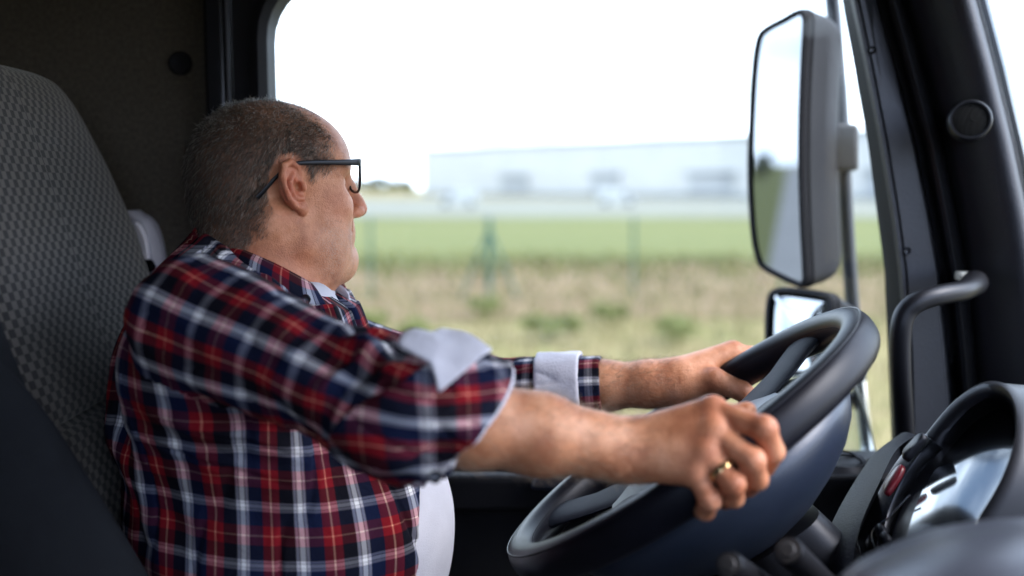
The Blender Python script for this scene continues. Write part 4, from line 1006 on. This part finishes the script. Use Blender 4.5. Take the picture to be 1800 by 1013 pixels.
# trousers, simple seated legs below the picture
def legs(P):
    A = P.copy(); A[:, 1] = np.abs(A[:, 1] - 1.255)
    d = ell(A, (-.34, 0, 1.77), (.19, .212, .125)); d = smin(d, chain(A, [(-.3, .11, 1.76), (.14, .14, 1.70), (.34, .14, 1.36), (.36, .14, 1.20)], [.105, .082, .065, .055], .03), .05)
    return d
v, f = nets(legs, (-.60, .98, 1.12), (.5, 1.55, 1.95), .012); put('trousers', mesh_of('trousers', v, f), surf('dark_trousers', (.007, .008, .011), (.010, .011, .015), 20, .9, .3, 400), person)
sh_m = surf('shoe', (.015, .012, .01), None, 5, .4)
for s_ in (-1, 1):
    MB().loft([[(x, 1.255 + s_ * .14 + w * math.cos(t), 1.125 + h * (1 + math.sin(t)) * .5) for t in np.linspace(0, 6.283, 18, endpoint=False)] for x, w, h in ((.27, .01, .03), (.29, .036, .085), (.36, .042, .10), (.46, .048, .07), (.53, .042, .05), (.56, .012, .03))]).build('shoe', sh_m, person)

# rolled cuffs
def cuff_sdf(S, s0, s1, pad, th_, cut_n, slant):
    def f(P):
        d, ss, th = S.d(P, pad); e0 = s0 + slant * np.cos(th + .1); e1 = s1 + slant * .8 * np.cos(th + .1)
        return smax(smax(np.abs(d + th_) - th_, ss - e1, .004), e0 - ss, .004)
    return f
cf = cuff_sdf(SR, AX_R - .020, AX_R + .058, .006, .0045, None, .034)
v, f = nets(cf, (-.25, .80, 1.95), (.15, 1.12, 2.36), .0028, slack=.012); v = refine(cf, v, .0028)
me = mesh_of('rolled_cuff', v, f); ss, th, r = SR.par(v.astype(f32)); uvc = np.stack([np.where(th < -2.6, th + 2 * np.pi, th) * .07 + .05 + ss * .35, ss * 1.0 - th * .010 + .03], 1)[f]
d_ = uvc[..., 0] - uvc[:, :1, 0]; uvc[..., 0] -= np.round(d_ / (2 * np.pi * .07)) * (2 * np.pi * .07)
me.uv_layers.new(name="UVMap").data.foreach_set('uv', np.ascontiguousarray(uvc, f32).ravel())
put('rolled_cuff', me, PLAID, slv)
cg = cuff_sdf(SR, AX_R + .02, AX_R + .0615, .0005, .003, None, .034)
v, f = nets(cg, (-.25, .80, 1.95), (.15, 1.12, 2.36), .0028, slack=.012); put('cuff_lining', mesh_of('cuff_lining', refine(cg, v, .0028), f), LIN, slv)
def march(px, py, fn, y0=.6, y1=1.5):
    d = ray(px, py); d = d / d[1]; t = y0
    for _ in range(90):
        s = float(fn((CAM + d * t)[None].astype(f32))[0]); t += max(s * .6, .0004)
        if s < .0006 or t > y1: break
    return CAM + d * t
def patch(pix, fn, lift, name, mat, par, nu=14, nv=10, th=.0022):
    """a cloth patch lying on a sculpted surface: four corner pixels, bulging edges"""
    a, b, c, d = [np.array(p, float) for p in pix]; top = []
    for j in range(nv + 1):
        row = []
        for i in range(nu + 1):
            s, t = i / nu, j / nv; p = (a * (1 - s) + b * s) * (1 - t) + (d * (1 - s) + c * s) * t; row.append(p)
        top.append(row)
    pts = np.array([[march(*p, fn) for p in r] for r in top])
    ok = pts[..., 1] < 1.3
    for j in range(nv + 1):
        for i in range(nu + 1):
            if not ok[j, i]: k = np.argmin(np.abs(np.arange(nv + 1) - j) + 100 * ~ok[:, i]); pts[j, i] = pts[k, i] + (0, .012, .0)
    for _ in range(14): pts[1:-1, 1:-1] = (pts[:-2, 1:-1] + pts[2:, 1:-1] + pts[1:-1, :-2] + pts[1:-1, 2:]) / 4
    g = np.gradient(pts, axis=0), np.gradient(pts, axis=1); Nn = np.cross(g[1], g[0]); Nn /= np.linalg.norm(Nn, axis=2)[..., None] + 1e-9
    if ((CAM - pts) * Nn).sum() < 0: Nn = -Nn
    pts = pts + Nn * lift
    mb = MB(); mb.loft(list(pts), False); o = mb.build(name, mat, par, fix=False)
    m = o.modifiers.new("thick", 'SOLIDIFY'); m.thickness = th; m.offset = 0
    return o
both = lambda P: np.minimum(cf(P), SR.d(P)[0])
def on_sleeve(S, s, th, lift):
    d = S.d1 if s < S.l1 else S.d2; o = S.S + S.d1 * s if s < S.l1 else S.E + S.d2 * (s - S.l1)
    x = unit(S.x1 - d * np.dot(S.x1, d)); y = np.cross(d, x); R = np.interp(s, [k for k, _ in S.rad], [v for _, v in S.rad]) + lift
    return o + R * (math.cos(th) * x + math.sin(th) * y)
rows = []
fc_ = [np.array(p) for p in ((-.010, .38), (.018, -.04), (.058, .38), (.012, 1.08))]
for j in range(13):
    row = []
    for i in range(17):
        s, t = i / 16, j / 12; p = (fc_[0] * (1 - s) + fc_[1] * s) * (1 - t) + (fc_[3] * (1 - s) + fc_[2] * s) * t
        lift = .0240 + .002 * (1 - t) * s + .0010 * math.sin(s * 5 + t * 4) + .0008 * math.sin(s * 11 - t * 7)
        row.append(on_sleeve(SR, AX_R + p[0], p[1], lift))
    rows.append(np.array(row))
fl_ = MB().loft(rows, False).build('cuff_flap', LIN, slv, fix=False, sub=1)
m_ = fl_.modifiers.new("thick", 'SOLIDIFY'); m_.thickness = .0024; m_.offset = 0
bc = march(765, 838, both)
# far cuff: plaid roll, white turned-back band, plaid edge
def ring_cuff(S, s0, s1, pad, th_, name, mat, par, sl=0):
    fn = cuff_sdf(S, s0, s1, pad, th_, None, sl); c0 = S.E + S.d2 * (s0 - S.l1); c1 = S.E + S.d2 * (s1 - S.l1); lo = np.minimum(c0, c1) - .085; hi = np.maximum(c0, c1) + .085
    v, f = nets(fn, lo, hi, .003, slack=.012); v = refine(fn, v, .003); me = mesh_of(name, v, f); ss, th, r = S.par(v.astype(f32)); uvc = np.stack([th * .05, ss + .04], 1)[f]
    d_ = uvc[..., 0] - uvc[:, :1, 0]; uvc[..., 0] -= np.round(d_ / (2 * np.pi * .05)) * (2 * np.pi * .05)
    me.uv_layers.new(name="UVMap").data.foreach_set('uv', np.ascontiguousarray(uvc, f32).ravel()); return put(name, me, mat, par)
sx_ = lambda px: AX_L + np.dot(at(px, 665, 1.44) - LE, SL.d2)
ring_cuff(SL, sx_(946), sx_(1026), .007, .003, 'turned_cuff', LIN, slv2)
ring_cuff(SL, sx_(1020), sx_(1062), .000, .003, 'turned_cuff', PLAID, slv2)

# collar
def collar_strip(top, bot, name, mat, par, uvs=(0, 0), th=.0028):
    a = spline(top, 40); b = spline(bot, 40); rows = [a + (b - a) * t + np.array([0, -.004, .003]) * math.sin(math.pi * t) for t in np.linspace(0, 1, 6)]
    Ls = np.concatenate([[0], np.cumsum(np.linalg.norm(np.diff(a, axis=0), axis=1))]); w = np.linalg.norm(b - a, axis=1).mean()
    mb = MB(); n = len(a); vs = [p for r in rows for p in r]; fs = []; uv = []
    for i in range(5):
        for j in range(n - 1):
            fs.append((i * n + j, i * n + j + 1, (i + 1) * n + j + 1, (i + 1) * n + j)); t0, t1 = i / 5 * w, (i + 1) / 5 * w
            uv.append(((Ls[j] + uvs[0], t0 + uvs[1]), (Ls[j + 1] + uvs[0], t0 + uvs[1]), (Ls[j + 1] + uvs[0], t1 + uvs[1]), (Ls[j] + uvs[0], t1 + uvs[1])))
    mb.add(vs, fs, uv); o = mb.build(name, mat, par, fix=False); m = o.modifiers.new("thick", 'SOLIDIFY'); m.thickness = th; m.offset = 0; return o
col_top = [at(468, 440, 1.345), at(400, 424, 1.33), at(374, 424, 1.275), at(388, 428, 1.22), at(430, 442, 1.185), at(482, 464, 1.172), at(528, 488, 1.178), at(548, 500, 1.192)]
col_bot = [at(468, 460, 1.365), at(396, 448, 1.34), at(360, 446, 1.267), at(372, 450, 1.197), at(420, 468, 1.152), at(478, 502, 1.142), at(534, 534, 1.150), at(572, 536, 1.180)]
collar = collar_strip(col_top, col_bot, 'collar', PLAID, shirt_o, (.012, .028))
col2t = [at(535, 488, 1.33), at(555, 494, 1.32), at(575, 500, 1.305), at(600, 502, 1.292), at(613, 516, 1.285)]
col2b = [at(535, 512, 1.338), at(555, 520, 1.328), at(572, 526, 1.312), at(598, 532, 1.297), at(617, 541, 1.288)]
collar_strip(col2t, col2b, 'collar', LIN, shirt_o)
c3b = [at(548, 545, 1.330), at(575, 560, 1.312), at(600, 570, 1.30), at(614, 575, 1.292)]
c3t = [at(548, 518, 1.333), at(575, 528, 1.314), at(600, 535, 1.301), at(616, 543, 1.291)]
collar_strip(c3t, c3b, 'placket', PLAID, shirt_o, (.05, .0))
MB().tube(spline([p + np.array([0, -.002, 0]) for p in col2b[1:]], 20), .0016, 8).build('collar_edge', surf('dark_edge', (.08, .012, .02), None, 9, .8), shirt_o)
btn = surf('button', (.012, .012, .016), None, 5, .25)
MB().lathe([(0, .002), (.003, .002), (.0052, .0028), (.006, .0015), (.006, -.001), (0, -.001)], march(541, 524, lambda P: shirt(P)) + np.array([0, -.012, .0]), (.2, -1, .1), 24).build('button', btn, shirt_o)
MB().lathe([(0, .002), (.003, .002), (.0052, .0028), (.006, .0015), (.006, -.001), (0, -.001)], bc + np.array([0, -.0015, 0]), unit(CAM - bc), 24).build('button', btn, slv)

# ---- the body: one mesh of skin
def body(P):
    d = np.full(len(P), 1.0, f32)
    def put_(fn, c, r, k):
        m = ((P - np.asarray(c, f32)) ** 2).sum(1) < r * r
        if m.any(): d[m] = smin(d[m], fn(P[m]), k)
    put_(head, H0 + (0, 0, -.03), .25, .02)
    put_(torso_in, (-.32, 1.255, 2.03), .50, .02)
    put_(rarm, (RS + RW) / 2, .46, .02); put_(larm, (LS + LW) / 2, .46, .02)
    put_(rhand, (RW + rk[1]) / 2 + (.03, 0, 0), .16, .016); put_(lhand, (LW + lk[1]) / 2 + (.03, 0, 0), .16, .016)
    return d
def torso_in(P): return torso(P) + .012
def skin_fn(P): return body(P)
parts = []
for lo, hi, vx in (((-.46, 1.10, 2.235), (-.10, 1.46, 2.56), .0015), ((-.09, .84, 1.98), (.28, 1.09, 2.24), .00165), ((-.02, 1.30, 2.02), (.36, 1.54, 2.26), .0017), ((-.6, .84, 1.72), (.12, 1.58, 2.25), .008)):
    parts.append((nets(skin_fn, lo, hi, vx, slack=.004), vx))
VV, FF, off = [], [], 0
for (v, f), vx in parts:
    v = refine(skin_fn, v, vx) if vx < .005 else v
    VV.append(v); FF.append(f + off); off += len(v)
BV, BF = np.concatenate(VV), np.concatenate(FF)
bme = mesh_of('body', BV, BF)
Q = (BV - H0) @ HB; fq, lq, uq = Q[:, 0], np.abs(Q[:, 1]), Q[:, 2]
inh = (uq > -.2) & (np.linalg.norm(Q, axis=1) < .26)
# hair coverage over the scalp (0..1), a property of the scalp itself
def hair_cover(f, l, u):
    line = np.interp(u, [-.085, -.06, -.035, -.01, .01, .03, .05, .07, .095, .12], [-.075, -.052, -.040, -.028, .020, .048, .046, .042, .018, .000])
    n = vnoise(np.stack([f * 60, l * 60, u * 60], 1)) * .006 + vnoise(np.stack([f * 200, l * 200, u * 200], 1)) * .004
    c = np.clip((line - f + n) / .030 + .5, 0, 1)
    c *= np.clip((u + .088 + n) / .02, 0, 1)
    ear = ((f + .004) / .026) ** 2 + ((u - .004) / .040) ** 2
    c *= np.clip((ear - 1) / .25, 0, 1) + (l < .062)
    c *= np.where((u < .012) & (f > -.02), np.clip((.022 - np.abs(f - .028)) / .016, 0, 1) * np.clip((u + .026) / .030, 0, 1) * .7, 1)
    return np.clip(c, 0, 1)
hc = np.where(inh, hair_cover(fq.astype(f32), lq.astype(f32), uq.astype(f32)), 0) * (uq > -.1)
thin = np.clip((uq - .075) / .045, 0, 1) * np.clip((fq + .07) / .05, 0, 1)
col_attr(bme, 'scalp', hc * (1 - .50 * thin))
red = np.zeros(len(BV)); red += inh * .8 * np.clip((lq - .072) / .006, 0, 1) * np.exp(-((fq + .006) / .024) ** 2 - ((uq - .004) / .034) ** 2)
red += inh * np.exp(-(((fq - .12) / .018) ** 2 + (lq / .02) ** 2 + ((uq + .026) / .016) ** 2)) * .8
red += inh * np.exp(-(((fq - .06) / .03) ** 2 + ((lq - .055) / .03) ** 2 + ((uq + .02) / .025) ** 2)) * .35
red += inh * np.clip((-.045 - uq) / .06, 0, 1) * np.clip((.05 - fq) / .05, 0, 1) * .45
for j in [f[0] for f in rf] + [f[1] for f in rf] + [lk[0], lth[1], lth[2]]: red += .42 * np.exp(-((BV - j) ** 2).sum(1) / .016 ** 2)
col_attr(bme, 'redness', np.clip(red, 0, 1.2))
stb = inh * np.clip((-.025 - uq) / .03, 0, 1) * np.clip((fq - .02) / .03, 0, 1) * np.clip((.13 + uq) / .03, 0, 1)
col_attr(bme, 'stubble', np.clip(stb, 0, 1))
lip = inh * ((np.abs(uq + .0568) < .0095) & (lq < .021) & (fq > .088)); col_attr(bme, 'lip', lip.astype(float))
def skin_mat():
    m, n, l, b = nt('skin'); tc = n.new("ShaderNodeTexCoord")
    def att(nm): a = n.new("ShaderNodeAttribute"); a.attribute_name = nm; return a.outputs['Fac']
    def noise(sc, det=5, ro=.6):
        t = n.new("ShaderNodeTexNoise"); t.inputs['Scale'].default_value = sc; t.inputs['Detail'].default_value = det; t.inputs['Roughness'].default_value = ro; l.new(tc.outputs['Object'], t.inputs['Vector']); return t.outputs['Fac']
    def mixc(fac, A, Bc, blend='MIX', clampf=None):
        x = n.new("ShaderNodeMix"); x.data_type = 'RGBA'; x.blend_type = blend
        if isinstance(fac, (int, float)): x.inputs['Factor'].default_value = fac
        else: l.new(fac, x.inputs['Factor'])
        for s, k in ((A, 'A'), (Bc, 'B')):
            if isinstance(s, tuple): x.inputs[k].default_value = (*s, 1)
            else: l.new(s, x.inputs[k])
        return x.outputs['Result']
    def math_(op, a, bb):
        x = n.new("ShaderNodeMath"); x.operation = op; x.use_clamp = True
        for i, s in enumerate((a, bb)):
            if isinstance(s, (int, float)): x.inputs[i].default_value = s
            else: l.new(s, x.inputs[i])
        return x.outputs[0]
    r = ramp(n, [(.36, (.37, .135, .070)), (.52, (.53, .225, .125)), (.66, (.63, .30, .19))]); l.new(noise(26), r.inputs['Fac'])
    c = mixc(math_('MULTIPLY', att('redness'), .75), r.outputs[0], (.42, .085, .055))
    sp_ = ramp(n, [(.60, (0, 0, 0)), (.68, (1, 1, 1))]); l.new(noise(150, 3), sp_.inputs['Fac'])
    c = mixc(math_('MULTIPLY', sp_.outputs[0], .34), c, (.30, .12, .07))
    c = mixc(math_('MULTIPLY', att('lip'), .6), c, (.42, .13, .11))
    st_ = ramp(n, [(.50, (0, 0, 0)), (.60, (1, 1, 1))]); l.new(noise(1100, 2), st_.inputs['Fac'])
    c = mixc(math_('MULTIPLY', math_('MULTIPLY', st_.outputs[0], att('stubble')), .55), c, (.42, .36, .33))
    c = mixc(math_('MULTIPLY', att('scalp'), .78), c, (.050, .036, .029))
    l.new(c, b.inputs['Base Color']); b.inputs['Roughness'].default_value = .47; b.inputs['Specular IOR Level'].default_value = .45
    b.inputs['Subsurface Weight'].default_value = .12; b.inputs['Subsurface Radius'].default_value = (1, .35, .2); b.inputs['Subsurface Scale'].default_value = .006
    v = n.new("ShaderNodeTexVoronoi"); v.inputs['Scale'].default_value = 620; l.new(tc.outputs['Object'], v.inputs['Vector'])
    w = n.new("ShaderNodeTexNoise"); w.inputs['Scale'].default_value = 95; w.inputs['Detail'].default_value = 6; w.inputs['Distortion'].default_value = 1.2; l.new(tc.outputs['Object'], w.inputs['Vector'])
    b1 = n.new("ShaderNodeBump"); b1.inputs['Strength'].default_value = .35; b1.inputs['Distance'].default_value = .0012; l.new(v.outputs['Distance'], b1.inputs['Height'])
    b2 = n.new("ShaderNodeBump"); b2.inputs['Strength'].default_value = .33; b2.inputs['Distance'].default_value = .003; l.new(w.outputs['Fac'], b2.inputs['Height']); l.new(b1.outputs[0], b2.inputs['Normal']); l.new(b2.outputs[0], b.inputs['Normal'])
    return m
bo = put('body', bme, skin_mat(), person)

# ---- hair: short strands grown from the scalp
nh = len(parts[0][0][0]); hv = BV[:nh]; hf = BF[(BF < nh).all(1)]
fcn = hv[hf].mean(1); e1 = hv[hf[:, 2]] - hv[hf[:, 0]]; e2 = hv[hf[:, 3]] - hv[hf[:, 1]]; fn_ = np.cross(e1, e2); fn_ /= np.linalg.norm(fn_, axis=1)[:, None] + 1e-12
q = (fcn - H0) @ HB; out_ = ((fcn - H0 - (HF * -.01 + HU * .03)) * fn_).sum(1); fn_[out_ < 0] *= -1
cov = hair_cover(q[:, 0].astype(f32), np.abs(q[:, 1]).astype(f32), q[:, 2].astype(f32)) * (np.abs(q[:, 1]) < .0775) * (q[:, 2] > -.1)
thin = np.clip((q[:, 2] - .07) / .045, 0, 1) * np.clip((q[:, 0] + .075) / .05, 0, 1)
prob = cov * (1 - .55 * thin)
# fine fuzz on the bare crown
prob = np.maximum(prob, .10 * ((q[:, 2] > .08) & (q[:, 0] < .05)))
NHAIR = 21000
def strands(base, nrm, down, L, r, droop, name, mat, par, lift=.55, jit=.35):
    k = len(base); d = down - (down * nrm).sum(1)[:, None] * nrm; d /= np.linalg.norm(d, axis=1)[:, None] + 1e-9
    d = d + RNG.normal(size=(k, 3)) * jit; L = L[:, None]
    p0 = base - nrm * .0005; dir1 = d * (1 - lift) + nrm * lift; dir1 /= np.linalg.norm(dir1, axis=1)[:, None]
    p1 = p0 + dir1 * L * .5; dir2 = d * .8 + nrm * droop; dir2 /= np.linalg.norm(dir2, axis=1)[:, None]; p2 = p1 + dir2 * L * .5
    a = np.cross(dir1, nrm + .1); a /= np.linalg.norm(a, axis=1)[:, None] + 1e-9; b = np.cross(dir1, a)
    tri = [a, -.5 * a + .866 * b, -.5 * a - .866 * b]
    Vs = np.stack([p0 + r * t for t in tri] + [p1 + r * .8 * t for t in tri] + [p2], 1).reshape(-1, 3)
    o = np.arange(k)[:, None] * 7
    quad = np.concatenate([o + np.array([[i, (i + 1) % 3, 3 + (i + 1) % 3, 3 + i]]) for i in range(3)])
    t3 = np.concatenate([o + np.array([[3 + i, 3 + (i + 1) % 3, 6]]) for i in range(3)])
    me = bpy.data.meshes.new(name); nq, ntr = len(quad), len(t3)
    me.vertices.add(len(Vs)); me.vertices.foreach_set('co', Vs.astype(f32).ravel()); me.loops.add(nq * 4 + ntr * 3)
    me.loops.foreach_set('vertex_index', np.concatenate([quad.ravel(), t3.ravel()]).astype(np.int32)); me.polygons.add(nq + ntr)
    me.polygons.foreach_set('loop_start', np.concatenate([np.arange(nq) * 4, nq * 4 + np.arange(ntr) * 3]).astype(np.int32)); me.update(calc_edges=True)
    return put(name, me, mat, par)
def hair_mat(name, stops, rough=.42):
    m, n, l, b = nt(name); g = n.new("ShaderNodeNewGeometry"); r = ramp(n, stops); l.new(g.outputs['Random Per Island'], r.inputs['Fac']); l.new(r.outputs[0], b.inputs['Base Color']); b.inputs['Roughness'].default_value = rough; b.inputs['Specular IOR Level'].default_value = .5
    return m
pick = RNG.choice(len(fcn), NHAIR, p=prob / prob.sum())
bs = fcn[pick] + RNG.normal(size=(NHAIR, 3)) * .0006; nr_ = fn_[pick]; qq = q[pick]
down = -HU[None] * 1.0 - HF[None] * (.55 + .6 * (qq[:, 0] > 0))[:, None]; top_ = np.clip((qq[:, 2] - .06) / .05, 0, 1)[:, None]; down = down * (1 - top_) + (-HF * .4 - HL * .5)[None] * top_
Ln = (.0075 + .0045 * RNG.random(NHAIR)) * (1 - .25 * top_[:, 0]) * (.65 + .35 * np.clip((qq[:, 2] + .06) / .05, 0, 1))
strands(bs, nr_, down, Ln, .00021, .12, 'hair', hair_mat('grey_hair', [(0, (.010, .008, .007)), (.42, (.034, .027, .023)), (.68, (.095, .080, .070)), (.93, (.26, .23, .21)), (1, (.5, .46, .43))]), person, .42, .22)
# stray light hairs standing on the crown
st_i = np.nonzero((q[:, 2] > .07) & (q[:, 0] < .04))[0]; pk = RNG.choice(st_i, 900)
strands(fcn[pk], fn_[pk], RNG.normal(size=(900, 3)), .005 + .009 * RNG.random(900) ** 2, .00015, .5, 'stray_hair', hair_mat('pale_hair', [(0, (.35, .32, .3)), (1, (.6, .57, .54))]), person, .75, .3)
# forearm hair
def limb_hair(sel, n, name, d):
    idx = np.nonzero(sel)[0]; pk = RNG.choice(idx, n); c_ = BV[BF[pk]].mean(1); e1 = BV[BF[pk, 2]] - BV[BF[pk, 0]]; e2 = BV[BF[pk, 3]] - BV[BF[pk, 1]]; nn = np.cross(e1, e2); nn /= np.linalg.norm(nn, axis=1)[:, None] + 1e-12
    g = np.stack([body((c_ + np.eye(3)[a] * .001).astype(f32)) - body((c_ - np.eye(3)[a] * .001).astype(f32)) for a in range(3)], 1); nn *= np.sign((g * nn).sum(1))[:, None]
    strands(c_, nn, np.repeat(d[None], n, 0), .009 + .009 * RNG.random(n), .00013, .30, name, hair_mat(name + '_tone', [(0, (.12, .07, .045)), (.6, (.28, .19, .13)), (1, (.5, .4, .32))]), person, .45, .4)
bc_ = BV[BF].mean(1); tL = (bc_ - LW) @ unit(LW - LE); rL = np.linalg.norm(bc_ - LW, axis=1)
limb_hair((tL > -.16) & (tL < .015) & (bc_[:, 1] > 1.30) & (bc_[:, 0] > .05) & (rL < .17), 2400, 'forearm_hair', unit(LW - LE))
tR = (bc_ - RW) @ unit(RW - RE); rR = np.linalg.norm(bc_ - RW, axis=1)
limb_hair((tR > -.17) & (tR < .02) & (bc_[:, 1] < 1.08) & (rR < .18), 2200, 'forearm_hair', unit(RW - RE))
# sideburn / eyebrow
# ---- eyes
eyem, n_, l_, b_ = nt('eye_white'); b_.inputs['Base Color'].default_value = (.62, .56, .52, 1); b_.inputs['Roughness'].default_value = .15
for s_ in (-1, 1):
    c = h2w(.0716, s_ * .0315, .0105); e = MB().lathe([(0, -.0125)] + [(.0125 * math.sin(t), -.0125 * math.cos(t)) for t in np.linspace(.2, 2.94, 14)] + [(0, .0125)], c, HF, 24, HL).build('eye', eyem, person)
    MB().lathe([(.0058, .0113), (.004, .0122), (0, .0128)], c, HF, 20, HL).build('iris', surf('iris', (.05, .06, .07), None, 9, .1), e)
# ---- spectacles
gl_m = surf('spectacle_frame', (.003, .003, .004), None, 5, .3, spec=.3); specs = empty('eyeglasses', tuple(h2w(.10, 0, .02))); specs.parent = person; specs.location = Vector(h2w(.10, 0, .02)) - person.location
def lens_loop(s_, d=0):
    L = [(-.0275, .0165), (-.012, .0185), (.010, .0185), (.0265, .0165), (.0285, .004), (.0245, -.012), (.013, -.0195), (-.006, -.0205), (-.0205, -.0165), (-.0275, -.004)]
    o = []
    for a, z in L:
        l = s_ * (.0335 + a); wrap = .0035 * ((abs(l)) / .06) ** 2
        o.append(h2w(.1020 - wrap * 2.5 + d, l, .019 + z * 1.0))
    return spline(o, 50, True)
for s_ in (-1, 1):
    L = lens_loop(s_); c = L.mean(0)
    MB().tube(np.vstack([L, L[:2]]), .0017, 10, False).build('rim', gl_m, specs)
    MB().loft([L, c + (L - c) * .5 + HF * .0012, c + (L - c) * .02 + HF * .0016], True, False, True).build('lens', M['lens'], specs)
    tmp = spline([h2w(.0945, s_ * .0610, .0355), h2w(.090, s_ * .0690, .0358), h2w(.080, s_ * .0745, .0358), h2w(.06, s_ * .0790, .0352), h2w(.022, s_ * .0805, .0345), h2w(-.004, s_ * .0800, .0315), h2w(-.022, s_ * .0795, .018), h2w(-.036, s_ * .0765, .002), h2w(-.045, s_ * .0735, -.008)], 44)
    mb = MB(); rr = []
    for i, p in enumerate(tmp):
        T = unit(tmp[min(i + 1, len(tmp) - 1)] - tmp[max(i - 1, 0)]); b = unit(np.cross(T, HL)); wd = .0013; ht = np.interp(i / (len(tmp) - 1), [0, .15, .5, .75, 1], [.0044, .0046, .0028, .0022, .0027])
        t = np.linspace(0, 2 * np.pi, 12, endpoint=False); rr.append([p + HL * wd * math.copysign(abs(math.cos(x)) ** .5, math.cos(x)) + b * ht * math.copysign(abs(math.sin(x)) ** .5, math.sin(x)) for x in t])
    mb.loft(rr).build('temple', gl_m, specs)
MB().tube(spline([h2w(.102, -.007, .030), h2w(.106, 0, .032), h2w(.102, .007, .030)], 12), .0019, 8).build('bridge', gl_m, specs)
# ---- wedding ring on the ring finger
ra, rb_ = rf[2][0], rf[2][1]; rd = unit(rb_ - ra); rc = ra + (rb_ - ra) * .60
MB().lathe([(.0112, -.0030), (.0130, -.0026), (.0135, 0), (.0130, .0026), (.0112, .0030)], rc, rd, 48).build('ring', surf('gold', (.83, .60, .33), None, 5, .2, metal=1), person)
